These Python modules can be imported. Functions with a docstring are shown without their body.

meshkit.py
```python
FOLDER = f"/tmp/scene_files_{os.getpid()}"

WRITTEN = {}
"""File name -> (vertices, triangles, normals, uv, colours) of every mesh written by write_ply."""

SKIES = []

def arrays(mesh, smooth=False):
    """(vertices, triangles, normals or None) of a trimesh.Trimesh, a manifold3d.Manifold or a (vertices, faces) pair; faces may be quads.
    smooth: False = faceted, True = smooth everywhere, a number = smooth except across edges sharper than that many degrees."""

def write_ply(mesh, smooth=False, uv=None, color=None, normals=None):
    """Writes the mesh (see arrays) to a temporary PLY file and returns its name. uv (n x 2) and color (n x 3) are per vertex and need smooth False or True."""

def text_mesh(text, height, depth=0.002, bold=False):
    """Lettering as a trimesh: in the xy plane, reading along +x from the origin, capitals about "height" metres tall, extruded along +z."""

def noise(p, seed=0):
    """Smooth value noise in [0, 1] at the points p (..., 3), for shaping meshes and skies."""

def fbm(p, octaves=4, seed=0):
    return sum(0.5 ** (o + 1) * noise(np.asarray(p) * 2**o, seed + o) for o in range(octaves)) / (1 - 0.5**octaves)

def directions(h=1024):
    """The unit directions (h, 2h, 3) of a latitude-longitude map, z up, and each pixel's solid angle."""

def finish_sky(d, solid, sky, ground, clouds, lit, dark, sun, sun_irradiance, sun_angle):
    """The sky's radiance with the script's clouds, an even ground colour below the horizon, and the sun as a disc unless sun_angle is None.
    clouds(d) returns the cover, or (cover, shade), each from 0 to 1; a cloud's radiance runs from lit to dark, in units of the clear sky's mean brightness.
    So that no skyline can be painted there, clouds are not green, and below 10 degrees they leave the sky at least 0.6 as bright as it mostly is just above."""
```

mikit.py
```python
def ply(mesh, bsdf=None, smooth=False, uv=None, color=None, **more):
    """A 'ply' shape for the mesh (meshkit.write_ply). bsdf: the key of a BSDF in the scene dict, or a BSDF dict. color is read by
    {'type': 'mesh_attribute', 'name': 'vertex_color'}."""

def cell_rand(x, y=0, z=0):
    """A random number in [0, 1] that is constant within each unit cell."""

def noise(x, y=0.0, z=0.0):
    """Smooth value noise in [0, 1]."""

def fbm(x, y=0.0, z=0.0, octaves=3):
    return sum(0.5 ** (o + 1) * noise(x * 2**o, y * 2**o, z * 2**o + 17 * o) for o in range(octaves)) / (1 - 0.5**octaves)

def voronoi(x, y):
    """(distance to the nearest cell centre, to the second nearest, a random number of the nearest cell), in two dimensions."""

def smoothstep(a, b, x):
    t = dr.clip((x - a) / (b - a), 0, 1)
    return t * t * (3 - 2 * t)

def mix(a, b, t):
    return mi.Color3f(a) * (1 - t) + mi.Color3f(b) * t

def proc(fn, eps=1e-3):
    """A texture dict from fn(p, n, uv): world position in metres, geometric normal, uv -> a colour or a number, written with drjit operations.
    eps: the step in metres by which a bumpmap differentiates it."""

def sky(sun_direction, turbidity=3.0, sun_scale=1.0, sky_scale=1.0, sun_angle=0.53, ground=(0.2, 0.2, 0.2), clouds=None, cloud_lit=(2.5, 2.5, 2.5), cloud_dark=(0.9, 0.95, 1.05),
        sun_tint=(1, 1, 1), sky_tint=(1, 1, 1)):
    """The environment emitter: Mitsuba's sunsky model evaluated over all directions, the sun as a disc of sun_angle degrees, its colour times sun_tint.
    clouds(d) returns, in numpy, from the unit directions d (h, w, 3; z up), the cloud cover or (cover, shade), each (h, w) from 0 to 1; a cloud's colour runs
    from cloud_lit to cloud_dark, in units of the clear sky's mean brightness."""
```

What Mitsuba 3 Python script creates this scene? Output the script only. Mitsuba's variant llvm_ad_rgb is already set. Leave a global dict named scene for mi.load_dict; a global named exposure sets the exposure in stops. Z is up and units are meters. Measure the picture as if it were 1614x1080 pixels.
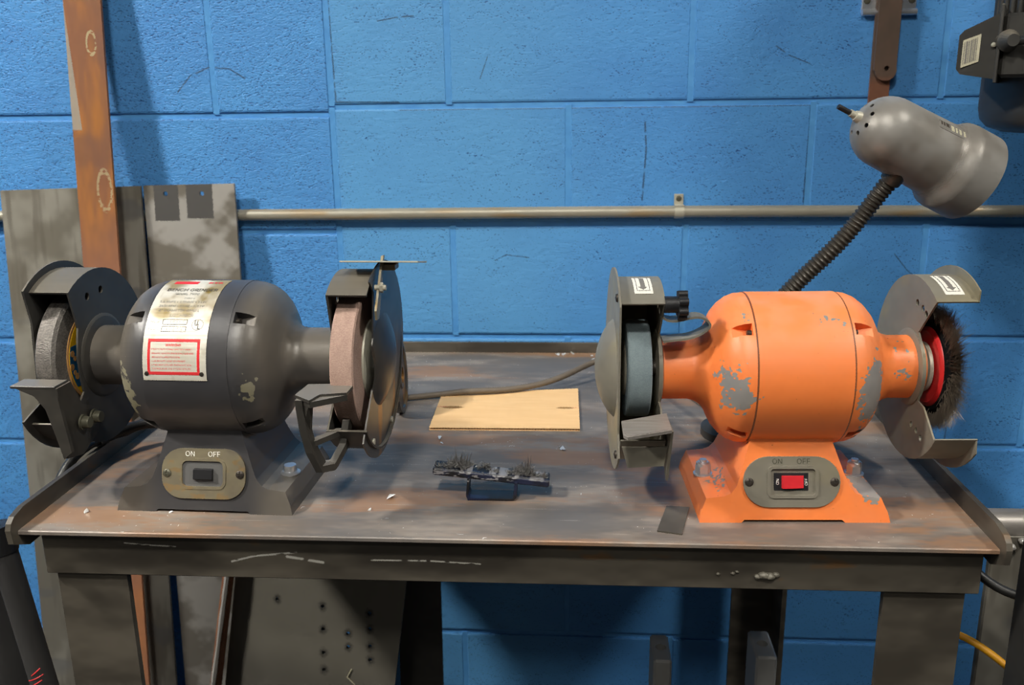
import math, random
import numpy as np, trimesh, shapely
import drjit as dr
import mitsuba as mi
import mikit, meshkit
from mikit import noise, fbm, voronoi, smoothstep, mix, proc
from shapely.geometry import Polygon, Point, box as sbox
import manifold3d as m3
from scipy.interpolate import CubicSpline

random.seed(7)
rng = np.random.default_rng(7)
T = mi.ScalarTransform4f
scene, labels = {}, {}

# ------------------------------------------------------------------ camera, light, exposure
exposure = 2.5
YAW, PITCH, ROLL = .0699, .2655, .0133
fw = np.array([-math.sin(YAW) * math.cos(PITCH), math.cos(YAW) * math.cos(PITCH), -math.sin(PITCH)])
rt = np.array([math.cos(YAW), math.sin(YAW), 0]); up0 = np.cross(rt, fw)
upv = rt * math.sin(ROLL) + up0 * math.cos(ROLL)
EYE = np.array([0, 0, 1.3353])
scene['camera'] = {'type': 'thinlens', 'fov': math.degrees(2 * math.atan(807 / 1443.9)), 'fov_axis': 'x', 'aperture_radius': .0017, 'focus_distance': .95,
                   'near_clip': .05, 'far_clip': 50.0, 'to_world': T().look_at(origin=EYE.tolist(), target=(EYE + fw).tolist(), up=upv.tolist())}
# round high-bay lamps of the workshop: centre, radius of the diffuser, radiance
LAMPS = [((-2.05, .15, 2.95), .15, 78.0), ((-.25, -.45, 2.85), .14, 34.0), ((1.55, .05, 2.85), .16, 24.0), ((-.3, -1.6, 2.85), .16, 13.0)]

# ------------------------------------------------------------------ materials
def rgb(r, g, b):                                                     # sRGB 0-255 -> linear
    f = lambda c: c / 12.92 if c <= .04045 else ((c + .055) / 1.055) ** 2.4
    return [f(x / 255.) for x in (r, g, b)]

def col(c): return {'type': 'rgb', 'value': list(map(float, c))}

def mat(name, color, rough=.5, metal=0.0, bump=None, bscale=.001, beps=.0008, spec=.5, clear=0.0):
    c = color if isinstance(color, dict) else col(color)
    p = {'type': 'principled', 'base_color': c, 'roughness': float(rough), 'metallic': float(metal), 'specular': float(spec)}
    if clear: p |= {'clearcoat': float(clear), 'clearcoat_gloss': .8}
    if bump is not None:
        p = {'type': 'bumpmap', 'scale': float(bscale), 'tex': proc(bump, eps=beps), 'bsdf': p}
    scene['mat_' + name] = {'type': 'twosided', 'bsdf': p}

def seg(p, pts, w):                                                   # dirt strand on the wall along a polyline of (x, z)
    d = mi.Float(9)
    for (x0, z0), (x1, z1) in zip(pts[:-1], pts[1:]):
        dx, dz = x1 - x0, z1 - z0
        t = dr.clip(((p.x - x0) * dx + (p.z - z0) * dz) / (dx * dx + dz * dz), 0, 1)
        d = dr.minimum(d, dr.sqrt(dr.square(p.x - x0 - t * dx) + dr.square(p.z - z0 - t * dz)))
    return smoothstep(w * .75, w * .2, d)

STRANDS = [([(-.685, 1.345), (-.66, 1.372), (-.625, 1.385), (-.59, 1.382), (-.565, 1.366)], .0026), ([(.118, 1.285), (.121, 1.24), (.116, 1.155)], .0028),
           ([(.328, 1.405), (.35, 1.39), (.385, 1.376)], .0018), ([(.391, 1.309), (.389, 1.15)], .0022), ([(.595, 1.10), (.60, .95)], .0022),
           ([(.62, .895), (.665, .862), (.672, .80), (.668, .70)], .0026), ([(-.147, 1.395), (-.16, 1.36)], .0016), ([(-.33, 1.455), (-.30, 1.46), (-.27, 1.462)], .0022),
           ([(-.414, 1.60), (-.409, 1.325), (-.30, 1.323)], .0022), ([(-.30, 1.310), (.39, 1.310)], .0014), ([(.55, 1.06), (.575, 1.03), (.59, 1.02)], .0016),
           ([(-.14, 1.05), (-.12, 1.06), (-.08, 1.055)], .0018), ([(-.70, 1.17), (-.66, 1.175), (-.6, 1.17)], .0018)]

def wall_color(p, n, uv):
    a = noise(p.x * 420, p.y * 420, p.z * 520); b = fbm(p.x * 9, 3.0, p.z * 9)
    left = smoothstep(-.36, -.46, p.x)
    pit = smoothstep(.70 - .10 * left, .90, a) * (.35 + .65 * smoothstep(.42, .7, fbm(p.x * 30, 1.0, p.z * 30) + .2 * left))
    c = mix(rgb(82, 150, 212), rgb(70, 132, 198), b)
    c = mix(c, rgb(98, 162, 208), smoothstep(-.43, -.40, p.x) * smoothstep(.12, -.16, p.x) * .5)
    c = mix(c, rgb(22, 56, 116), pit * .85)
    d = mi.Float(0)
    for pts, w in STRANDS: d = dr.maximum(d, seg(p, pts, w))
    d = d * smoothstep(.25, .6, noise(p.x * 150, 2.0, p.z * 150) + .18)
    return mix(c, rgb(38, 46, 62), d * .75)

def wall_bump(p, n, uv):
    left = smoothstep(-.36, -.46, p.x)
    return (.5 + .5 * left) * noise(p.x * 420, p.y * 420, p.z * 520) + .5 * fbm(p.x * 130, 4.0, p.z * 160)
mat('wall', proc(wall_color), .55, bump=wall_bump, bscale=-.0011, spec=.35)
mat('mortar', proc(lambda p, n, uv: mix(rgb(90, 157, 214), rgb(72, 136, 200), fbm(p.x * 40, 1.0, p.z * 60))), .5, spec=.35)

def steel_top(p, n, uv):
    w = .05 * fbm(p.x * 40, p.y * 90, 2.0, 3); a = fbm(p.x * 5 + w, p.y * 17 + w * 3, 1.0, 5) + .10 * (noise(p.x * 90, p.y * 260, 4.0) - .5); b = fbm(p.x * 11 + 9, p.y * 34, 5.0, 5); s = noise(p.x * 20, p.y * 380, 2.0)
    c = mix(rgb(112, 103, 96), rgb(144, 133, 123), smoothstep(.3, .7, b))
    c = mix(c, rgb(152, 114, 84), smoothstep(.52, .72, a) * .7)
    c = mix(c, rgb(100, 97, 95), smoothstep(.52, .32, a) * .7)
    c = mix(c, rgb(165, 158, 152), smoothstep(.86, .97, s) * smoothstep(.5, .62, fbm(p.x * 5 + 3, p.y * 6, 8.0)) * .4)
    return mix(c, rgb(215, 212, 208), smoothstep(.96, .98, noise(p.x * 330, p.y * 330, 3.0)) * smoothstep(.45, .6, b))
mat('bench_top', proc(steel_top), .45, .15, bump=lambda p, n, uv: fbm(p.x * 60, p.y * 60, 1.0), bscale=.0006, spec=.35)

def dark_steel(p, n, uv):
    a = fbm(p.x * 12, p.y * 12, p.z * 24, 4); b = noise(p.x * 60, p.y * 60, p.z * 60)
    c = mix(rgb(62, 57, 50), rgb(92, 86, 76), smoothstep(.3, .7, a))
    c = mix(c, rgb(120, 84, 44), smoothstep(.68, .76, a) * smoothstep(.35, .6, b) * .7)
    sc = seg(p, [(-.36, .861), (-.335, .868), (-.29, .873)], .0022) + seg(p, [(-.30, .868), (-.262, .862)], .003) + seg(p, [(-.21, .866), (-.15, .8665), (-.096, .864)], .0018) + seg(p, [(-.475, .880), (-.445, .878), (-.42, .877)], .0016)
    return mix(c, rgb(190, 186, 178), dr.clip(sc, 0, 1) * smoothstep(.2, .5, noise(p.x * 200, 1.0, p.z * 300)) * smoothstep(.856, .8555, p.y))
mat('dark_steel', proc(dark_steel), .48, .2)

def plate_steel(p, n, uv):
    a = fbm(p.x * 14, 2.0, p.z * 11, 4); b = fbm(p.x * 60, 2.0, p.z * 6, 3)
    c = mix(rgb(112, 107, 96), rgb(140, 136, 126), smoothstep(.38, .66, a))
    c = mix(c, rgb(96, 90, 80), smoothstep(.5, .68, b) * .6)
    c = mix(c, rgb(92, 92, 94), smoothstep(.66, .76, fbm(p.x * 9 + 4, 5.0, p.z * 14)) * .6)
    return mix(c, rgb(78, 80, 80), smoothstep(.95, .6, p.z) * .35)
mat('plate', proc(plate_steel), .5, .2)
HOLES = [(-.395, z) for z in (.555, .518, .480, .452)] + [(-.320, z) for z in (.545, .520, .492, .470)] + [(-.355, z) for z in (.512, .490)] + [(-.468, .565)]
def plate_holed(p, n, uv):
    c = mix(rgb(104, 100, 90), rgb(120, 116, 106), fbm(p.x * 12, 2.0, p.z * 9, 4)); d = mi.Float(9)
    for x, z in HOLES: d = dr.minimum(d, dr.sqrt(dr.square(p.x - x) + dr.square((p.z - z) * .8)))
    c = mix(c, rgb(40, 38, 36), smoothstep(.011, .003, d + .003 * noise(p.x * 300, 1.0, p.z * 300)) * .8)
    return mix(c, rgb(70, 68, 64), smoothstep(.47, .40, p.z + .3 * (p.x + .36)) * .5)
mat('plate_holed', proc(plate_holed), .55, .15)

def plate_taped(p, n, uv):
    a = fbm(p.x * 16 + 3, 2.0, p.z * 16, 4)
    c = mix(rgb(110, 104, 94), rgb(158, 154, 148), smoothstep(.42, .64, a))
    e = .0015 * noise(p.x * 300, 1.0, p.z * 300)
    for x0, x1, z0 in ((-.733, -.689, 1.128), (-.675, -.628, 1.132)):
        c = mix(c, rgb(80, 78, 76), smoothstep(x0 - .001, x0 + .001, p.x + e) * smoothstep(x1 + .001, x1 - .001, p.x + e) * smoothstep(z0 - .001, z0 + .001, p.z + e))
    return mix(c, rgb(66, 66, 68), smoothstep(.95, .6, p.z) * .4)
mat('plate_taped', proc(plate_taped), .5, .2)

def rust(p, n, uv):
    a = fbm(p.x * 30, p.y * 30, p.z * 5, 4); b = fbm(p.x * 18, 1.0, p.z * 12, 3)
    c = mix(rgb(128, 82, 54), rgb(158, 100, 42), smoothstep(.42, .66, a))
    c = mix(c, rgb(112, 76, 60), smoothstep(.5, .7, b) * .6)
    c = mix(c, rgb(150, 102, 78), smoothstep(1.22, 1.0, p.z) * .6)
    def ring(x, z, rx, rz):
        q = dr.sqrt(dr.square((p.x - x) / rx) + dr.square((p.z - z) / rz))
        return smoothstep(.22, .1, dr.abs(q - 1))
    m = dr.maximum(ring(-.802, 1.425, .008, .018), ring(-.797, 1.185, .012, .032) * .8)
    c = mix(c, rgb(178, 166, 130), m * smoothstep(.25, .5, noise(p.x * 240, 1.0, p.z * 240)) * .7)
    edge = smoothstep(.0006, -.0006, p.x + .8435 - .0145 * (1.47 - p.z) / .18) * smoothstep(1.283, 1.287, p.z)
    return mix(c, rgb(150, 144, 132), edge * .85)
mat('rust_brown', proc(lambda p, n, uv: mix(mix(rgb(84, 70, 60), rgb(102, 80, 67), fbm(p.x * 60, 1.0, p.z * 30)), rgb(142, 84, 56), smoothstep(1.36, 1.34, p.z) * .5)), .6, .15)
mat('rust', proc(rust), .7, .1)

# grinder frames: origin on the bench under the middle of the body, x along the spindle, y to the wall
BC, BA = (-.3975, .96, .9), math.radians(-1.73)
OC, OA = (.2275, .962, .9), math.radians(2.3)
def local(p, c, a):
    x, y = p.x - c[0], p.y - c[1]
    return x * math.cos(a) + y * math.sin(a), -x * math.sin(a) + y * math.cos(a), p.z - c[2]

def blob(x, y, z, c, r):
    return dr.exp(-(dr.square((x - c[0]) / r[0]) + dr.square((y - c[1]) / r[1]) + dr.square((z - c[2]) / r[2])))

def orange(p, n, uv):
    x, y, z = local(p, OC, OA)
    a = fbm(x * 40, y * 40, z * 40, 3); g = noise(x * 520, y * 300, z * 420); h = fbm(x * 170, y * 170, z * 130, 3)
    c = mix(rgb(240, 131, 68), rgb(233, 121, 58), a)
    dust = dr.clip(n.z, 0, 1) * smoothstep(.25, .75, a) * .45
    c = mix(c, rgb(214, 164, 134), dust)
    m = blob(x, y, z, (-.072, -.072, .150), (.017, .05, .032)) * .95 + blob(x, y, z, (-.058, -.076, .135), (.012, .05, .016)) * .75 + blob(x, y, z, (.068, -.066, .140), (.017, .06, .040)) * 1.5 \
        + blob(x, y, z, (.028, -.055, .21), (.024, .03, .010)) * .7 + blob(x, y, z, (.112, -.03, .150), (.012, .03, .012)) * .85 + blob(x, y, z, (.110, -.02, .175), (.02, .03, .012)) * .5 + blob(x, y, z, (-.055, -.055, .213), (.008, .03, .008)) * .7 \
        + blob(x, y, z, (.075, -.03, .088), (.02, .03, .012)) * .7 + blob(x, y, z, (-.075, -.02, .030), (.02, .04, .008)) * .84 + blob(x, y, z, (.082, -.040, .028), (.014, .045, .010)) * 1.7
    chip = smoothstep(.52, .57, m * .74 + (h - .5) * 1.0 + (noise(x * 330, y * 330, z * 420) - .5) * .42)
    c = mix(c, mix(rgb(150, 142, 134), rgb(122, 122, 124), a), chip)
    c = mix(c, rgb(70, 48, 38), smoothstep(.93, .97, g) * smoothstep(.5, .65, h) * .8)
    return mix(c, rgb(120, 70, 45), smoothstep(.0012, .0004, dr.abs(dr.abs(x) - .0478)) * smoothstep(.0785, .0795, dr.sqrt(y * y + dr.square(z - .1475))) * smoothstep(.0845, .0835, dr.sqrt(y * y + dr.square(z - .1475))) * smoothstep(.0665, .0675, z + .012 * smoothstep(-.045, -.040, y)) * smoothstep(-.0445, -.0455, y - .2 * smoothstep(.090, .094, z)))
mat('orange', proc(orange), .42, 0, bump=lambda p, n, uv: fbm(p.x * 300, p.y * 300, p.z * 300), bscale=.00012, beps=.0005, spec=.45)

def black(p, n, uv):
    x, y, z = local(p, BC, BA)
    a = fbm(x * 26, y * 26, z * 26, 3); h = fbm(x * 150, y * 150, z * 130, 3)
    c = mix(rgb(56, 56, 60), rgb(72, 70, 70), a)
    dust = dr.clip(n.z + .15, 0, 1) * smoothstep(.04, .075, dr.abs(x)) * .8 + .38 * smoothstep(.05, .085, dr.abs(x))
    c = mix(c, rgb(116, 108, 96), dr.clip(dust, 0, .85) * (.55 + .45 * a))
    m = blob(x, y, z, (-.068, -.060, .138), (.016, .05, .036)) * 1.0 + blob(x, y, z, (.064, -.068, .145), (.013, .05, .024)) * .75 + blob(x, y, z, (.05, -.04, .225), (.05, .03, .01)) * .35 + blob(x, y, z, (.062, -.06, .10), (.012, .05, .012)) * .5
    return mix(c, mix(rgb(126, 120, 88), rgb(150, 144, 128), a), smoothstep(.53, .6, m * .9 + (h - .5) * .9))
mat('black_paint', proc(black), .38, .1, bump=lambda p, n, uv: fbm(p.x * 300, p.y * 300, p.z * 300), bscale=.00015, beps=.0005)

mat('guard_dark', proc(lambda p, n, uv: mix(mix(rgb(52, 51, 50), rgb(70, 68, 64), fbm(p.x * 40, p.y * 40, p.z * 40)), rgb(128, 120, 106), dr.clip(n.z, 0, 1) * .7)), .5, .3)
mat('cover_steel', proc(lambda p, n, uv: mix(mix(rgb(74, 74, 76), rgb(96, 92, 86), fbm(p.x * 30, p.y * 30, p.z * 30)), rgb(150, 106, 52), smoothstep(.5, .66, fbm(p.x * 20, p.y * 34, p.z * 7)) * smoothstep(1.09, 1.03, p.z) * .9)), .36, .75)
mat('olive', proc(lambda p, n, uv: mix(mix(rgb(116, 111, 100), rgb(132, 127, 114), fbm(p.x * 50, p.y * 50, p.z * 50)), rgb(142, 130, 94), smoothstep(.5, .75, fbm(p.x * 22, p.y * 22, p.z * 22)) * .4)), .45, .2)
mat('rest_steel', proc(lambda p, n, uv: mix(rgb(120, 114, 108), rgb(160, 154, 148), fbm(p.x * 30, p.y * 220, p.z * 30))), .42, .4)
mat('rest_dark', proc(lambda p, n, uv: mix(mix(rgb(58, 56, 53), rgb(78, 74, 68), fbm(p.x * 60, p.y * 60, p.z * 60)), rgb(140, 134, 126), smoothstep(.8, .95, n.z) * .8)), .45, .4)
grit = lambda lo, hi, k: proc(lambda p, n, uv: mix(rgb(*lo), rgb(*hi), .5 * noise(p.x * k, p.y * k, p.z * k) + .5 * fbm(p.x * 260, p.y * 60, p.z * 60)))
rough_b = lambda p, n, uv: noise(p.x * 1100, p.y * 1100, p.z * 1100)
mat('stone_grey', grit((110, 124, 130), (134, 148, 152), 900), .85, bump=rough_b, bscale=.0003, beps=.0004, spec=.2)
mat('stone_brown', grit((138, 112, 102), (184, 156, 142), 900), .85, bump=rough_b, bscale=.0003, beps=.0004, spec=.2)
mat('wire_mesh', grit((60, 56, 52), (150, 144, 138), 700), .5, .5, bump=rough_b, bscale=.0008, beps=.0004)
mat('lamp_grey', proc(lambda p, n, uv: mix(rgb(140, 137, 132), rgb(120, 115, 108), smoothstep(.45, .75, fbm(p.x * 24, p.y * 24, p.z * 24)))), .42, .25)
mat('galvanised', proc(lambda p, n, uv: mix(mix(rgb(144, 140, 126), rgb(170, 164, 148), fbm(p.x * 20, p.y * 60, p.z * 60)), rgb(160, 128, 80), smoothstep(.56, .72, fbm(p.x * 9, 3.0, p.z * 40)) * .6)), .42, .3)
def card(p, n, uv):
    c = mix(rgb(224, 186, 138), rgb(216, 176, 126), fbm(p.x * 30, p.y * 160, 1.0))
    c = mix(c, rgb(120, 84, 44), smoothstep(.0125, .008, dr.sqrt(dr.square((p.x + .172) * .7) + dr.square((p.y - 1.229) * 2))) * .85)
    c = mix(c, rgb(126, 90, 50), smoothstep(.0105, .006, dr.sqrt(dr.square((p.x + .012) * .7) + dr.square((p.y - 1.231) * 2.2))) * .85)
    red = smoothstep(.0011, .0004, dr.abs(p.y - 1.2315)) * (smoothstep(-.178, -.182, p.x) + smoothstep(-.005, -.001, p.x))
    return mix(c, rgb(196, 60, 60), dr.clip(red, 0, 1) * .7)
mat('cardboard', proc(card), .85, spec=.15)
mat('flute', rgb(122, 84, 42), .9)
mat('brass_plate', proc(lambda p, n, uv: mix(mix(rgb(112, 104, 92), rgb(146, 136, 108), fbm(p.x * 60, p.y * 60, p.z * 60)), rgb(150, 120, 76), smoothstep(.6, .75, fbm(p.x * 110, 4.0, p.z * 110)) * .6)), .40, .35)
mat('label_metal', proc(lambda p, n, uv: mix(rgb(214, 208, 194), rgb(150, 134, 98), smoothstep(.40, .68, fbm(p.x * 42, p.y * 42, p.z * 42)) * smoothstep(1.06, 1.12, p.z) + .25 * smoothstep(.6, .75, fbm(p.x * 90, 3.0, p.z * 60)))), .42, .25)
mat('bare_edge', rgb(200, 196, 190), .35, .5)
mat('bolt_dark', rgb(66, 60, 54), .5, .6)
mat('recess_grey', rgb(92, 91, 90), .5)
mat('bolt_olive', rgb(92, 90, 76), .5, .5)
mat('zinc', rgb(206, 209, 214), .24, .75)
mat('zinc_dull', rgb(176, 172, 156), .45, .25)
mat('black_plastic', rgb(30, 30, 32), .4)
mat('hole', rgb(12, 12, 13), .9, spec=.1)
mat('cord', rgb(104, 94, 82), .6)
mat('cord_black', rgb(34, 33, 32), .45)
mat('cord_yellow', rgb(214, 150, 22), .5)
mat('red_plastic', rgb(208, 44, 52), .35)
mat('red_paint', rgb(182, 34, 34), .38)
mat('post_grey', rgb(142, 142, 140), .5, .1)
mat('red_print', rgb(206, 44, 48), .5)
mat('ink', rgb(58, 52, 44), .6)
mat('grey_ink', rgb(112, 108, 102), .6)
mat('white_print', rgb(226, 222, 214), .6)
mat('sticker', rgb(212, 208, 198), .6)
mat('sticker_dull', rgb(176, 170, 146), .6)
mat('yellow_print', rgb(206, 160, 8), .5)
mat('blue_print', rgb(22, 74, 108), .5)
mat('tan_print', rgb(178, 132, 78), .6)
mat('motor_black', proc(lambda p, n, uv: mix(rgb(40, 39, 38), rgb(58, 56, 52), fbm(p.x * 30, p.y * 30, p.z * 30))), .45, .2)
mat('tube_dark', proc(lambda p, n, uv: mix(rgb(52, 51, 52), rgb(70, 69, 68), fbm(p.x * 40, p.y * 40, p.z * 14))), .45, .2)
mat('spring', rgb(72, 68, 62), .4, .5)
mat('magnet', proc(lambda p, n, uv: mix(mix(rgb(24, 24, 28), rgb(30, 36, 62), smoothstep(.5, .7, fbm(p.x * 60, p.y * 60, p.z * 60))), rgb(150, 148, 150), smoothstep(.60, .68, fbm(p.x * 130, 1.0, p.z * 260)) * smoothstep(.919, .924, p.z) * .8)), .4, .1)
mat('shavings', rgb(132, 130, 128), .35, .5)
mat('bristle', rgb(104, 94, 82), .38, .4)
mat('chip', rgb(226, 226, 224), .3, .4)
mat('concrete', proc(lambda p, n, uv: mix(rgb(44, 42, 40), rgb(60, 57, 54), fbm(p.x * 6, p.y * 6, 1.0, 4))), .8)
mat('room_wall', rgb(70, 71, 72), .8)
mat('ceiling', rgb(86, 84, 80), .9)
mat('fixture', rgb(220, 220, 218), .5)

# ------------------------------------------------------------------ mesh helpers
def fixed(m):
    if m.volume < 0: m.invert()
    return m
def cat(*ms): return trimesh.util.concatenate([x for x in ms])
def hull(pts): return trimesh.convex.convex_hull(np.asarray(pts, float))
def cbox(x0, x1, y0, y1, z0, z1, c=.001):                              # box with chamfered edges
    c = min(c, (x1 - x0) * .45, (y1 - y0) * .45, (z1 - z0) * .45); P = []
    for x, sx in ((x0, 1), (x1, -1)):
        for y, sy in ((y0, 1), (y1, -1)):
            for z, sz in ((z0, 1), (z1, -1)):
                P += [(x, y + sy * c, z + sz * c), (x + sx * c, y, z + sz * c), (x + sx * c, y + sy * c, z)]
    return hull(P)
def ext(poly, h):
    gs = getattr(poly, 'geoms', [poly])
    return cat(*[trimesh.creation.extrude_polygon(g, h, engine='earcut') for g in gs if g.area > 1e-12])
def ext_x(poly, x0, x1):                                               # poly in (y, z)
    m = ext(poly, abs(x1 - x0)); v = m.vertices
    m.vertices = np.stack([v[:, 2] + min(x0, x1), v[:, 0], v[:, 1]], 1); return fixed(m)
def ext_y(poly, y0, y1):                                               # poly in (x, z)
    m = ext(poly, abs(y1 - y0)); v = m.vertices
    m.vertices = np.stack([v[:, 0], max(y0, y1) - v[:, 2], v[:, 1]], 1); return fixed(m)
def ext_z(poly, z0, z1):
    m = ext(poly, z1 - z0); m.apply_translation([0, 0, z0]); return fixed(m)
def lathe(prof, n=64, axis='x'):                                       # prof [(axial, radius)]
    P = np.array([(max(r, 0), a) for a, r in prof])
    m = trimesh.creation.revolve(P, sections=n); v = m.vertices
    if axis == 'x': m.vertices = v[:, [2, 0, 1]]
    elif axis == 'y': m.vertices = v[:, [1, 2, 0]]
    m.merge_vertices(); m.update_faces(m.nondegenerate_faces())
    return fixed(m)
def move(m, *d): m = m.copy(); m.apply_translation(d); return m
def rot(m, deg, ax, pt=(0, 0, 0)):
    m = m.copy(); m.apply_transform(trimesh.transformations.rotation_matrix(math.radians(deg), ax, pt)); return m
def curve(pts, n=60):
    pts = np.asarray(pts, float); s = np.r_[0, np.cumsum(np.linalg.norm(np.diff(pts, axis=0), axis=1))]
    return CubicSpline(s, pts)(np.linspace(0, s[-1], n))
def tube(path, r, n=12):
    path = np.asarray(path, float); r = np.broadcast_to(np.asarray(r, float), (len(path),))
    t = np.gradient(path, axis=0); t /= np.linalg.norm(t, axis=1, keepdims=True)
    u = np.cross(t[0], [0, 0, 1] if abs(t[0][2]) < .9 else [1, 0, 0]); V = []
    for k in range(len(path)):
        u = u - t[k] * (u @ t[k]); u /= np.linalg.norm(u); w = np.cross(t[k], u)
        a = np.arange(n) * 2 * np.pi / n
        V.append(path[k] + r[k] * (np.cos(a)[:, None] * u + np.sin(a)[:, None] * w))
    V = np.vstack(V + [path[:1], path[-1:]]); F = []; L = len(path)
    for k in range(L - 1):
        for i in range(n):
            a, b = k * n + i, k * n + (i + 1) % n
            F += [(a, b, b + n), (a, b + n, a + n)]
    for i in range(n):
        F += [(L * n, (i + 1) % n, i), (L * n + 1, (L - 1) * n + i, (L - 1) * n + (i + 1) % n)]
    return fixed(trimesh.Trimesh(V, F, process=False))
def man(m):
    return m3.Manifold(m3.Mesh(np.asarray(m.vertices, np.float32), np.asarray(m.faces, np.uint32)))
def unman(M):
    q = M.to_mesh(); return trimesh.Trimesh(q.vert_properties[:, :3], q.tri_verts, process=False)
def minus(a, *bs):
    A = man(a)
    for b in bs: A = A - man(b)
    return unman(A)
def rrect(w, h, r, cx=0, cy=0): return sbox(cx - w / 2 + r, cy - h / 2 + r, cx + w / 2 - r, cy + h / 2 - r).buffer(r, quad_segs=8)
def circ(x, y, r, q=12): return Point(x, y).buffer(r, quad_segs=q)

def add(key, mesh, m, smooth=32, tw=None, label=None, cat=None, group=None, kind=None):
    base, k = key, 0
    while key in scene: k += 1; key = f'{base}_{k:03d}'
    d = mikit.ply(mesh, 'mat_' + m, smooth)
    if tw is not None: d['to_world'] = tw
    scene[key] = d
    tag(key, label, cat, group, kind); return key
def tag(key, label=None, cat=None, group=None, kind=None):
    e = {k: v for k, v in (('label', label), ('category', cat), ('group', group), ('kind', kind)) if v}
    if e: labels[key] = {**labels.get(key, {}), **e}
def letters(text, h, cx=0, cy=0, depth=.0004, bold=False, width=None):
    m = meshkit.text_mesh(text, h, depth, bold); b = m.bounds
    s = 1 if width is None else width / (b[1][0] - b[0][0])
    v = m.vertices.copy(); v[:, 0] = (v[:, 0] - (b[0][0] + b[1][0]) / 2) * s + cx; v[:, 1] = v[:, 1] - h / 2 + cy
    m.vertices = v; return m
def to_front(m, y):                                                    # xy lettering onto a plane facing -y
    v = m.vertices; m = m.copy(); m.vertices = np.stack([v[:, 0], y - v[:, 2], v[:, 1]], 1); return fixed(m)

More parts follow.
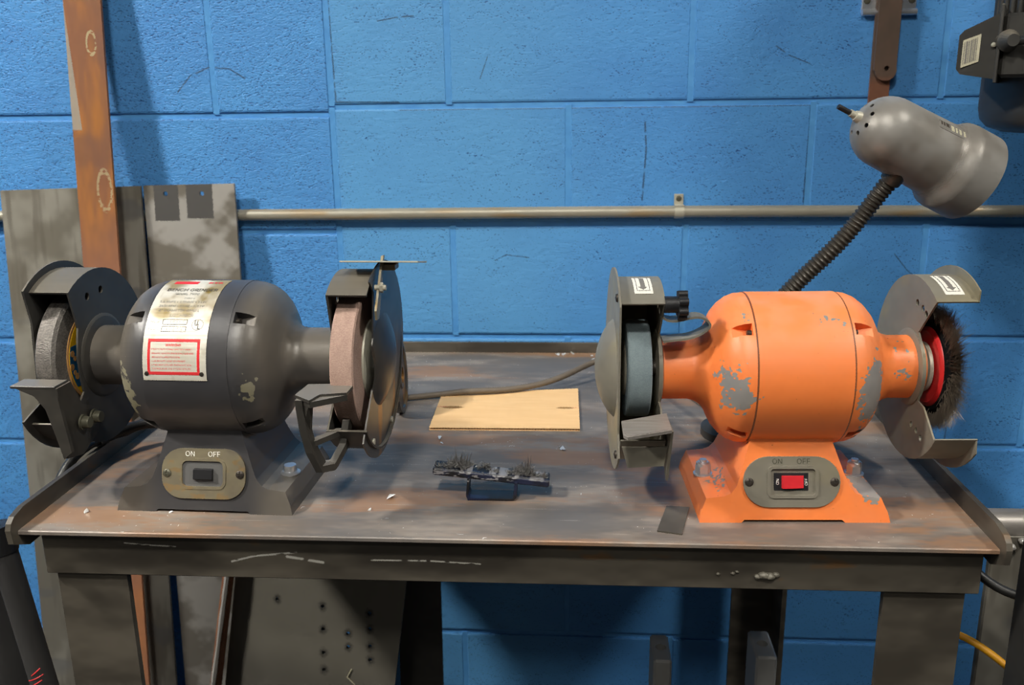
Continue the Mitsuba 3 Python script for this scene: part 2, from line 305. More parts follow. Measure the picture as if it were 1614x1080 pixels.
# ------------------------------------------------------------------ the room
COURSE, GAP = .2032, .010
ZA = 1.317
add('wall_back', cbox(-3, 3, 1.604, 1.75, 0, 3.1, .001), 'mortar', False, label='painted concrete block wall with flush blue mortar joints', kind='structure')
def block(x0, x1, z0, z1, dy=0.0):
    g, b, y = GAP / 2, .003, 1.600 + dy
    P = [(x, yy, z) for x in (x0 + g, x1 - g) for z in (z0 + g, z1 - g) for yy in (y + .0012, 1.66)] + [(x, y, z) for x in (x0 + g + .001, x1 - g - .001) for z in (z0 + g + b, z1 - g - b)]
    add('wall_back__block', hull(P), 'wall', False)
    add('wall_back__mortar_joint', cbox(x0 - GAP / 2 - .0005, x0 + GAP / 2 + .0005, 1.6006 if x1 < -.40 else 1.6012, 1.65, z0 + g * .2, z1 - g * .2, .0004), 'mortar', False)
for k in range(-3, 7):
    zt = ZA - k * COURSE; zb = zt - COURSE
    if zb < -.05: continue
    x = -.4175
    row = [x] + [(.2032 if k % 2 else .4064) + x + .4064 * j for j in range(0, 5)]
    for a, b in zip(row[:-1], row[1:]):
        block(a, b, max(zb, 0), zt, rng.uniform(-.0006, .0006))
    rowl = [x] + [x - (.2032 if k % 2 else .4064) - .4064 * j for j in range(0, 4)]
    for a, b in zip(rowl[1:], rowl[:-1]):
        block(a, b, max(zb - .012, 0), zt - .012, rng.uniform(-.0006, .0006))
tag('wall_back__block', 'pitted blue painted concrete block')
add('floor', cbox(-3, 3, -3.5, 1.75, -.1, 0), 'concrete', False, label='grey concrete workshop floor', kind='structure')
add('ceiling', cbox(-3, 3, -3.5, 1.75, 3.1, 3.2), 'ceiling', False, label='off white workshop ceiling', kind='structure')
add('wall_left', cbox(-3.1, -3, -3.5, 1.75, 0, 3.1), 'room_wall', False, label='plain grey workshop wall', kind='structure')
add('wall_right', cbox(3, 3.1, -3.5, 1.75, 0, 3.1), 'room_wall', False, label='plain grey workshop wall', kind='structure')
add('wall_front', cbox(-3, 3, -3.6, -3.5, 0, 3.1), 'room_wall', False, label='plain grey workshop wall', kind='structure')
for n_, ((x, y, z), r, power) in enumerate(LAMPS):
    t = 'ceiling_lamp' + (f'_{n_:03d}' if n_ else '')
    add(t + '__reflector', move(lathe([(.005, r), (.03, r + .02), (.16, .07), (.22, .06), (.22, .058), (.155, .066), (.03, r + .014), (.005, r)], 48, 'z'), x, y, z), 'fixture', 40)
    add(t + '__hanger', tube([(x, y, z + .2), (x, y, 3.1)], .008, 10), 'zinc')
    d = mikit.ply(move(lathe([(0, 0), (0, r), (.012, r), (.012, 0)], 48, 'z'), x, y, z), 'mat_fixture', 32)
    d['emitter'] = {'type': 'area', 'radiance': col((power * 1.0, power * .965, power * .88))}
    scene[t + '__diffuser'] = d
    tag(t, 'round white high-bay workshop lamp', 'ceiling lamp', 'high-bay lamps under the ceiling')

# ------------------------------------------------------------------ work bench
XL, XR, YF, YR, ZT = -.580, .4154, .8374, 1.530, .9
add('workbench__tabletop', cbox(XL - .003, XR + .003, YF, YR + .002, ZT - .0055, ZT, .0011), 'bench_top', False, label='scratched steel tabletop with rust stains')
def lip(x0, x1):
    P = Polygon([(YF - .012, .905), (YF - .010, .889), (YF + .016, .876), (YR + .006, .876), (YR + .006, .918), (YF + .016, .921), (YF - .002, .917), (YF - .009, .912)])
    return ext_x(P.buffer(-.001).buffer(.001), x0, x1)
add('workbench__side_lip', lip(XL - .006, XL), 'dark_steel', False, label='raised steel side lip')
add('workbench__side_lip', lip(XR, XR + .006), 'dark_steel', False, label='raised steel side lip')
add('workbench__back_lip', cbox(XL, XR, YR, YR + .006, .870, .918, .0008), 'dark_steel', False)
add('workbench__front_rail', cbox(-.566, .4085, .853, .859, .842, .8945, .001), 'dark_steel', False, label='dark steel rail with chalk scratches')
add('workbench__side_rail', cbox(-.566, -.560, .859, 1.52, .842, .8945, .001), 'dark_steel', False)
add('workbench__side_rail', cbox(.4025, .4085, .859, 1.52, .842, .8945, .001), 'dark_steel', False)
add('workbench__back_rail', cbox(-.56, .4025, 1.512, 1.518, .842, .8945, .001), 'dark_steel', False)
for x0, x1 in ((-.5585, -.481), (.3175, .398)):
    o = x0 < 0
    for y0, back in ((.860, 0), (1.434, 1)):
        dx = (.03 if o else -.03) * back
        fy = (y0 + .069, y0 + .077) if back else (y0, y0 + .008)
        sx = (x0, x0 + .008) if o else (x1 - .008, x1)
        L = shapely.union_all([sbox(x0 + dx, fy[0], x1 + dx, fy[1]), sbox(sx[0] + dx, y0, sx[1] + dx, y0 + .077)])
        add('workbench__leg', ext_z(L, 0, .8945), 'dark_steel', False)
def lump(r, seed, flat=1.0):
    m = trimesh.creation.icosphere(subdivisions=2, radius=r); v = m.vertices.copy()
    m.vertices = v * (.65 + .6 * meshkit.fbm(v / r * 1.3 + seed, 3))[:, None] * [1.25, flat, .85]; return m
wl = cat(*[move(lump(r, 7 * x + i), x, .8525, z) for i, (x, z, r) in enumerate([(.188, .857, .0035), (.194, .8585, .005), (.200, .858, .0048), (.206, .8595, .0035), (.163, .860, .002), (.167, .862, .0018), (.148, .859, .0018)])])
add('workbench__weld_bead', wl, 'plate', 50, label='lumps of weld spatter on the rail')
tag('workbench', 'welded steel workbench with raised lips carrying both bench grinders', 'workbench')

# ------------------------------------------------------------------ bench grinders
A = .152                                                               # spindle height above the bench, set by each grinder
def at(th, r): return (-r * math.cos(math.radians(th)), A + r * math.sin(math.radians(th)))
def arc(r, a0, a1, n=40): return [at(a0 + (a1 - a0) * i / n, r) for i in range(n + 1)]
def c_plate(notch, r=.0985, a0=57, a1=326):                            # side plate of a guard with the mouth cut out
    return Polygon(arc(r, a0, a1) + [(y, A + z) for y, z in notch])
BLACK_NOTCH = [(-.056, -.034), (-.049, -.028), (-.0515, -.010), (-.0515, .012), (-.047, .032), (-.044, .042)]
ORANGE_NOTCH = [(-.048, -.030), (-.033, -.028), (-.0395, -.012), (-.0405, .008), (-.035, .024), (-.017, .042)]
def rim(r0, r1, a0, a1): return Polygon(arc(r1, a0, a1) + arc(r0, a1, a0))
def axis_lathe(prof, n=72): return move(lathe(prof, n), 0, 0, A)
def hexbolt(r, h):
    a = np.arange(6) * math.pi / 3; b = np.arange(24) * math.pi / 12
    return move(hull([(r * math.cos(t), r * math.sin(t), z) for t in a for z in (0, h * .82)] + [(r * .86 * math.cos(t), r * .86 * math.sin(t), h) for t in b]), 0, 0, -h / 2)
def nyloc(): return cat(move(trimesh.creation.cylinder(.0105, .0015, sections=24), 0, 0, .00075), move(trimesh.creation.cylinder(.0085, .009, sections=6), 0, 0, .006), move(lathe([(0, 0), (0, .0076), (.003, .0076), (.0045, .006), (.0045, 0)], 24, 'z'), 0, 0, .0105), move(trimesh.creation.cylinder(.004, .004, sections=16), 0, 0, .0155))
def screw_front(x, y, z, r=.0045):
    h = lathe([(-.0022, 0), (-.0018, r * .6), (-.0008, r), (0.001, r), (.001, 0)], 24, 'y')
    s = minus(h, cbox(-.0007, .0007, -.004, -.0012, -r, r, .0001), cbox(-r, r, -.004, -.0012, -.0007, .0007, .0001))
    return move(s, x, y, z)

def housing_parts(g, tw, m, prof, half):
    r0 = prof[0][1]
    add(g + '__motor_housing', axis_lathe([(-half, 0), (-half, r0 + .0006), (half, r0 + .0006), (half, 0)], 96), m, 40, tw)
    for s in (-1, 1):
        P = [(half + .0004, 0)] + prof + [(prof[-1][0], 0)]
        b = axis_lathe([(s * x, r) for x, r in P], 96)
        cuts, bolts = [], []
        for th in (45, 135, 225, 315):
            y, z = at(th, 1.0)[0], at(th, 1.0)[1] - A
            def pt(x, r, w): return [(s * x, r * y + q * z * w, A + r * z - q * y * w) for q in (-1, 1)]
            P = []
            for x, r, w in ((half + .003, r0 - .014, .006), (half + .003, r0 + .004, .007), (half + .014, r0 - .010, .006), (half + .030, r0 - .006, .005), (half + .033, r0 + .004, .006)): P += pt(x, r, w)
            cuts.append(hull(P))
            bl = move(lathe([(0, 0), (0, .0035), (.004, .0035), (.004, 0)], 12), 0, 0, 0)
            bl.vertices[:, 0] *= s; bolts.append(move(fixed(bl), s * (half + .003), (r0 - .009) * y, A + (r0 - .009) * z))
        bell = add(g + '__end_bell', minus(b, *cuts), m, 35, tw)
        for bl in bolts: add(bell + '__through_bolt', bl, 'bolt_dark', 32, tw)

def base_part(g, tw, m, shift=0.0):                                    # shift: sideways lean of the pedestal per metre of height
    R = [(.0985, 0), (.0965, .010), (.0905, .0245), (.072, .0265), (.0645, .0295), (.0585, .0365), (.0540, .0475), (.0480, .066), (.0375, .098)]
    P = Polygon(R + [(-x, z) for x, z in R[::-1]] + [(-.055, 0), (-.052, .0028), (.049, .0028), (.052, 0)])
    ms = ext_y(P, -.0735, .0735)
    mm = ms.subdivide_to_size(.012); v = mm.vertices.copy(); v[:, 1] *= 1 - .32 * np.clip(v[:, 2], 0, .098) / .09
    v[:, 0] += shift * v[:, 2]; mm.vertices = v
    add(g + '__base', mm, m, 25, tw)

def face_y(z): return -.0735 * (1 - .32 * z / .09)
TILT = math.degrees(math.atan(.0735 * .32 / .09))                       # lean of the base's front face
def on_face(m, z0):                                                     # tilt a part made upright at y=0, z about 0 onto the base's front face
    return move(rot(m, -TILT, (1, 0, 0)), SHIFT, face_y(z0), z0)

def switch(g, tw, kind):
    z0 = .0415; global SHIFT
    SHIFT = 0.0 if kind == 'black' else -.0035
    w, h = (.094, .0545) if kind == 'black' else (.100, .0530)
    out = rrect(w, h, .0262 if kind == 'orange' else .023)
    win = rrect(.046, .0275, .006 if kind == 'black' else .0035, .001 if kind == 'orange' else -.001, 0)
    pl = ext_y(out.difference(win.buffer(.001)), -.0022, .001)
    fr = ext_y(win.buffer(.0032).difference(win), -.0036 if kind == 'orange' else -.003, .004)
    plate = add(g + '__switch_plate', on_face(cat(pl, fr), z0), 'brass_plate' if kind == 'black' else 'olive', 20, tw, label='oval switch plate marked ON and OFF')
    add(plate + '__recess', on_face(ext_y(win, -.0008, .004), z0), 'recess_grey' if kind == 'black' else 'olive', False, tw)
    word = 'white_print' if kind == 'black' else 'bolt_olive'
    for tx, cx in (('ON', -.015), ('OFF', .012)):
        add(plate + '__lettering', on_face(to_front(letters(tx, .0054, cx, .0216, .0006), -.0020), z0), word, False, tw)
    for sx, mm in ((-1, 'bolt_olive' if kind == 'black' else 'bolt_dark'), (1, 'bolt_dark')):
        add(plate + '__screw', on_face(screw_front(sx * (w / 2 - .006), -.0022, 0), z0), mm, 25, tw)
    sw = g + '__rocker_switch'
    if kind == 'black':
        add(sw, on_face(cbox(-.013, .013, -.0005, .0015, -.0095, .0085, .0008), z0), 'black_plastic', False, tw, label='black slide switch')
        add(sw + '__rocker', on_face(hull([(x, y, z) for x in (-.0105, .0105) for y, z in ((0, -.0075), (0, .006), (-.005, .0045), (-.0055, -.0055))]), z0), 'black_plastic', False, tw)
    else:
        add(sw, on_face(cbox(-.0185, .0175, -.0012, .0012, -.0095, .0095, .0006), z0), 'black_plastic', False, tw, label='black switch frame with a red rocker')
        add(sw + '__rocker', on_face(hull([(x, y, z) for z in (-.0065, .0065) for x, y in ((-.0105, 0), (.0125, 0), (.012, -.0028), (.001, -.0035), (-.010, -.0062))]), z0), 'red_plastic', False, tw)
        for tx, cx in (('ON', -.0145), ('OFF', .0150)):
            t = letters(tx, .003, 0, 0, .0003); t = rot(t, 90, (0, 0, 1)); t = move(t, cx, 0, 0)
            add(sw + '__lettering', on_face(to_front(t, -.0012), z0), 'white_print', False, tw)

def black_grinder():
    global A
    A = .156
    g = 'bench_grinder'; tw = T().translate(list(BC)).rotate([0, 0, 1], math.degrees(BA))
    prof = [(.046, .0848), (.054, .0838), (.062, .0812), (.070, .0762), (.0765, .069), (.081, .061), (.0845, .052), (.088, .0435), (.093, .0375), (.099, .0345), (.105, .0335), (.138, .0335)]
    housing_parts(g, tw, 'black_paint', prof, .046)
    base_part(g, tw, 'black_paint'); switch(g, tw, 'black')
    # name plate wrapped round the housing
    r = .0856; a0, a1 = math.radians(-1), math.radians(91)
    X0, X1 = -.043, .0248
    def wrap(m, rr):                                                   # (x, arc angle, height above r) -> housing surface
        v = m.vertices.copy(); th = v[:, 1]
        m = m.copy(); m.vertices = np.stack([v[:, 0], -(rr + v[:, 2]) * np.cos(th), A + (rr + v[:, 2]) * np.sin(th)], 1); return fixed(m)
    def patch(x0, x1, t0, t1, h=.0005, n=None):
        n = n or max(2, int(abs(t1 - t0) / .05))
        m = trimesh.creation.box([1, 1, 1]); 
        S = [ext(sbox(x0, t0 + (t1 - t0) * i / n, x1, t0 + (t1 - t0) * (i + 1) / n), h) for i in range(n)]
        return wrap(cat(*S), r)
    np_ = add(g + '__name_plate', patch(X0, X1, a0, a1, .0005, 30), 'label_metal', True, tw, label='worn metal name plate printed BENCH GRINDER')
    d2r = math.radians
    def txt(s, h, cx, deg, m, width=None, bold=False):
        t = letters(s, h, cx, 0, .0002, bold, width); v = t.vertices.copy(); v[:, 1] = v[:, 1] / r + d2r(deg); t.vertices = v
        add(np_ + '__lettering', wrap(t, r + .0005), m, False, tw)
    mid = (X0 + X1) / 2
    # brand band at the top: red print too worn to read
    for q, (x0, x1) in enumerate(((-.034, -.0075), (.004, .0085), (.0105, .013), (.0145, .019))):
        add(np_ + '__red_band', patch(x0, x1, d2r(80.5 if q == 0 else 82), d2r(85.5 if q == 0 else 84.2), .0007), 'red_print', True, tw)
    txt('BENCH GRINDER', .0052, mid + .002, 71, 'ink', .055, True)
    txt('MODEL 7900', .0032, mid - .001, 65.7, 'ink', .026)
    txt('TYPE 2', .0022, mid + .004, 61, 'grey_ink', .012)
    txt('2.5 AMPS • 1 PHASE • 115V', .0028, mid - .001, 57.4, 'grey_ink', .051)
    txt('3450 RPM • 60 HZ • 1/3 HP', .0028, mid - .001, 53.5, 'grey_ink', .049)
    txt('6" DIAMETER WHEEL', .0030, mid - .002, 49.6, 'grey_ink', .044)
    txt('1/2" ARBOR', .0030, mid + .002, 45.4, 'grey_ink', .026)
    txt('SERIAL NO.', .0024, -.034, 40, 'grey_ink', .012); txt('MFG. DATE', .0024, -.0345, 35, 'grey_ink', .012)
    for dg in (40.2, 34.9):
        for x0, x1, t0, t1 in ((-.0255, .001, dg - 2, dg - 1.7), (-.0255, .001, dg + 1.7, dg + 2), (-.0255, -.025, dg - 2, dg + 2), (.0005, .001, dg - 2, dg + 2)):
            add(np_ + '__box_line', patch(x0, x1, d2r(t0), d2r(t1), .0007), 'ink', True, tw)
        txt('7 9 0 0 1 2' if dg > 38 else '1 9 8 7  8', .0026, -.012, dg, 'grey_ink', .018)
    ring = circ(.0125, 0, .0062, 20).difference(circ(.0125, 0, .0057, 20)); m = ext(ring, .0002); v = m.vertices.copy(); v[:, 1] = v[:, 1] / r + d2r(38.3); m.vertices = v
    add(np_ + '__mark_ring', wrap(m, r + .0005), 'grey_ink', False, tw)
    txt('U', .0056, .0108, 39.6, 'ink', .0034, True); txt('L', .0056, .0142, 36.8, 'ink', .003, True)
    F0, F1 = -.0377, .0180
    for x0, x1, t0, t1 in ((F0, F1, 27.9, 25.7), (F0, F1, 5.2, 3.0), (F0, F0 + .0028, 27, 4), (F1 - .0028, F1, 27, 4)):
        add(np_ + '__red_frame', patch(x0, x1, d2r(min(t0, t1)), d2r(max(t0, t1)), .0007), 'red_print', True, tw)
    txt('WARNING', .0026, -.0105, 23.6, 'red_print', .0165, True)
    for s, dg, cx, w in (('FOR YOUR OWN SAFETY READ', 20.6, -.012, .043), ('MANUAL BEFORE OPERATING GRINDER', 17.8, -.0105, .045), ('WEAR EYE PROTECTION', 15.2, -.018, .030), ('• ALWAYS USE GUARDS', 12.6, -.015, .036), ('• DO NOT GRIND WITHOUT EYE', 9.9, -.0115, .043), ('SHIELDS IN POSITION', 7.3, -.012, .041)):
        txt(s, .0016, cx, dg, 'red_print', w)
    for x in (X0 + .004, X1 - .005):
        q = lathe([(-.0005, 0), (-.0005, .0026), (.0008, .0022), (.0013, 0)], 16, 'z'); q = rot(q, 90, (1, 0, 0))
        add(np_ + '__rivet', move(q, x, -r - .0003, A + .0055), 'bolt_dark', 32, tw)
    # left guard with wire wheel
    def guard(s, xi, xo):
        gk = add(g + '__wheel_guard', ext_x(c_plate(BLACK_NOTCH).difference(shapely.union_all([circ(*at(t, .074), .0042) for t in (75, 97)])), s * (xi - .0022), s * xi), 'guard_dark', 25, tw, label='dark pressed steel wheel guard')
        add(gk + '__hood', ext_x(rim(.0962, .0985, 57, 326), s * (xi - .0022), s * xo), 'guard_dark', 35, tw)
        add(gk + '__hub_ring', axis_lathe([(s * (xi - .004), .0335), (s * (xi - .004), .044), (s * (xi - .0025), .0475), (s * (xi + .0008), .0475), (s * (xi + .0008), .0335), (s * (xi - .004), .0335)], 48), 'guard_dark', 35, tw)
        return gk
    gl = guard(-1, .1345, .1765)
    back = Polygon(arc(.106, 54, 333) + [(-.062, A - .038), (-.055, A + .05)])
    add(gl + '__outer_cover', ext_x(back, -.1785, -.1762), 'guard_dark', 25, tw)
    for y, z in ((-.068, .1000), (-.046, .0985)):
        hb = rot(cat(trimesh.creation.cylinder(.0085, .002, sections=24), move(hexbolt(.0068, .007), 0, 0, .0045)), 90, (0, 1, 0))
        add(gl + '__bolt', move(hb, -.1265, y, z), 'bolt_olive', 25, tw)
    wl = axis_lathe([(-.1695, 0), (-.1695, .071), (-.1675, .0735), (-.1505, .0735), (-.1475, .070), (-.1468, .050), (-.1468, 0)], 96)
    wk = add(g + '__wire_wheel', wl, 'wire_mesh', 35, tw, label='grey wire wheel with a yellow and blue paper disc')
    def disc(r0, r1, x0, x1, n=64): return axis_lathe([(x0, r0), (x0, r1), (x1, r1), (x1, r0), (x0, r0)], n) if r0 else axis_lathe([(x0, 0), (x0, r1), (x1, r1), (x1, 0)], n)
    add(wk + '__paper_rim', disc(0, .051, -.1472, -.1460), 'tan_print', 35, tw)
    full = circ(0, A, .0475, 24)
    add(wk + '__paper_disc', ext_x(full, -.1462, -.1455), 'yellow_print', 25, tw)
    add(wk + '__blue_print', ext_x(full.buffer(-.001).intersection(sbox(-.06, A - .026, .06, A + .020)), -.1458, -.1451), 'blue_print', False, tw)
    pr = cat(*[ext_x(circ(-.041 + .004 * math.sin(i * 2.1), A + z, .0028 if i % 2 else .0036, 5), -.1456, -.1448) for i, z in enumerate((.012, .006, -.002, -.009, -.014))])
    add(wk + '__tan_print', pr, 'tan_print', False, tw)
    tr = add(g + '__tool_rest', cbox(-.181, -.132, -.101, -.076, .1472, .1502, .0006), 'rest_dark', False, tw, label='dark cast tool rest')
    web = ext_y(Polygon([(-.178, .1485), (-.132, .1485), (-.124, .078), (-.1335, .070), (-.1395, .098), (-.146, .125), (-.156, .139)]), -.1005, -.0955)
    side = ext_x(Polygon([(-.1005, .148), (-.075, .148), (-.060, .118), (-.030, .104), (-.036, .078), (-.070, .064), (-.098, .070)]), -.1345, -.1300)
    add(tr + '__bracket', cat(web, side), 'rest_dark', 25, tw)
    # right guard, brown stone
    gr = guard(1, .1475, .1880)
    wb = add(g + '__grinding_wheel', axis_lathe([(.1510, 0), (.1510, .076), (.1525, .078), (.1745, .078), (.176, .0765), (.176, 0)], 96), 'stone_brown', 30, tw, label='brown grinding stone')
    add(wb + '__flange', axis_lathe([(.176, 0), (.176, .044), (.178, .0435), (.1795, .040), (.1808, .036), (.1818, .030), (.1818, 0)], 64), 'zinc_dull', 30, tw, label='pale steel flange washer')
    add(wb + '__nut', move(rot(hexbolt(.013, .010), 90, (0, 1, 0)), .186, 0, A), 'zinc', 25, tw)
    cov = Polygon(arc(.1085, 62, 322) + [(-.080, A - .060), (-.045, A - .022), (-.040, A + .0), (-.038, A + .045), (-.034, A + .082)])
    plate = ext_x(cov.difference(circ(0, A, .049, 24)), .1860, .1878)
    LEAN = lambda m: rot(m, 2.2, (0, 1, 0), (.187, 0, A))
    ck = add(g + '__side_cover', LEAN(plate), 'cover_steel', 25, tw, label='domed steel side cover')
    dp = [(.1878 + .0135 * (1 - (q / 10) ** 2) ** .9, .051 * q / 10) for q in range(11)]
    dome = axis_lathe(dp + [(.1862, .051), (.1862, .049)] + [(a - .0016, b * .96) for a, b in dp[::-1]], 72)
    M = man(dome).trim_by_plane((0, 1, 0), -.0435)
    add(ck + '__dome', LEAN(unman(M)), 'cover_steel', 40, tw)
    for th, rr in ((245, .094), (300, .092)):
        add(ck + '__screw', LEAN(move(rot(lathe([(0, 0), (0, .004), (.002, .0035), (.0028, 0)], 16, 'z'), 90, (0, 1, 0)), .1875, *at(th, rr))), 'zinc_dull', 32, tw)
    # eye shield on the right guard
    es = add(g + '__eye_shield', rot(cbox(.155, .238, -.03, .018, .2640, .2658, .0004), -10.3, (1, 0, 0), (0, -.006, .265)), 'zinc_dull', False, tw, label='thin eye shield seen edge on')
    add(es + '__arm', hull([(x, y, z) for x in (.1950, .1975) for y, z in ((-.012, .272), (-.006, .272), (-.036, .225), (-.052, .222), (-.050, .212), (-.042, .212), (-.018, .258))]), 'brass_plate', False, tw)
    add(es + '__clamp', cbox(.195, .210, -.014, .004, .2570, .2632, .0006), 'brass_plate', False, tw)
    add(es + '__bolt', move(rot(cat(move(trimesh.creation.cylinder(.0055, .003, sections=6), 0, 0, .0015), trimesh.creation.cylinder(.003, .012, sections=12)), 90, (0, 1, 0)), .1985, -.035, .243), 'zinc_dull', 25, tw)
    pts = [(.1275, -.075), (.175, -.069), (.175, -.100), (.1495, -.107), (.1445, -.126), (.125, -.110)]
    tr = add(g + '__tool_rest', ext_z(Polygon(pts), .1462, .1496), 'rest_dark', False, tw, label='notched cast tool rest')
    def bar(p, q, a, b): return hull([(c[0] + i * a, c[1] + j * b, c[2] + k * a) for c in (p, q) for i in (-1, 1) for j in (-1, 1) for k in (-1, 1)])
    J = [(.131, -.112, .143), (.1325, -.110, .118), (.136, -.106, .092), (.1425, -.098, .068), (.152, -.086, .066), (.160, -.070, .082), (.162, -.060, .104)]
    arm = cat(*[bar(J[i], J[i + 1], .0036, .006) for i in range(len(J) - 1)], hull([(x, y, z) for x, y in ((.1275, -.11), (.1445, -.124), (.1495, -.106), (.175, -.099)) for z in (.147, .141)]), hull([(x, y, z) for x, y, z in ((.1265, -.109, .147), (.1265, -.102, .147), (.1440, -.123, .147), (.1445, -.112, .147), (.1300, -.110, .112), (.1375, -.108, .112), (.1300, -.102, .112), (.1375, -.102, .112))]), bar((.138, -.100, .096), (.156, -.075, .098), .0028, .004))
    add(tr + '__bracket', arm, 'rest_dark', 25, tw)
    # base bolts
    fb = cat(lathe([(0, 0), (0, .011), (.0015, .0112), (.003, .009), (.003, 0)], 32, 'z'), move(hexbolt(.0078, .008), 0, 0, .006))
    add(g + '__hold_down_bolt', move(fb, .080, -.018, .0255), 'zinc', 25, tw, label='shiny flange bolt')
    add(g + '__hold_down_bolt', move(nyloc(), -.080, .022, .0255), 'bolt_dark', 25, tw)
    # cord out of the back of the base, over the left lip
    c, s_ = math.cos(BA), math.sin(BA)
    path = curve([(-.440, 1.025, .945), (-.470, 1.06, .940), (-.505, 1.08, .935), (-.55, 1.075, .9315), (-.583, 1.035, .9275), (-.595, .99, .9235), (-.604, .96, .90), (-.61, .95, .80), (-.608, .96, .6), (-.600, .98, .3), (-.59, 1.0, .006)], 90)
    ck = add(g + '__power_cord', tube(path, .0058, 12), 'cord_black', 40)
    rb = np.linspace(0, 1, 24); add(ck + '__strain_relief', tube(path[:16:1], np.where(np.arange(16) % 3 == 0, .0085, .0068), 12), 'cord_black', 30)
    tag(g, 'black bench grinder with a worn BENCH GRINDER name plate and brown stone', 'bench grinder')

def sticker(g, gk, tw, x, th0, th1, r=.0987):
    def wrap(m, rr):
        v = m.vertices.copy(); th = v[:, 1]; m = m.copy(); m.vertices = np.stack([v[:, 0], -(rr + v[:, 2]) * np.cos(th), A + (rr + v[:, 2]) * np.sin(th)], 1); return fixed(m)
    d = math.radians; t0, t1 = d(th0), d(th1)
    def patch(x0, x1, a, b, h): return cat(*[ext(sbox(x0, a + (b - a) * i / 6, x1, a + (b - a) * (i + 1) / 6), h) for i in range(6)])
    k = add(gk + '__arrow_sticker', wrap(patch(x - .0095, x + .0095, t0, t1, .0003), r), 'sticker', True, tw, label='white sticker with a rotation arrow')
    ln = cat(patch(x - .0068, x - .0061, t0 + .05, t1, .0005), patch(x + .0061, x + .0068, t0 + .05, t1, .0005), patch(x - .0068, x + .0068, t0 + .05, t0 + .058, .0005))
    arr = cat(ext(Polygon([(x, t0 + .07), (x + .0048, t0 + .125), (x - .0048, t0 + .125)]), .0005), patch(x - .0024, x + .0024, t0 + .12, t1 - .02, .0005))
    add(k + '__arrow', wrap(cat(ln, arr), r), 'grey_ink', False, tw)

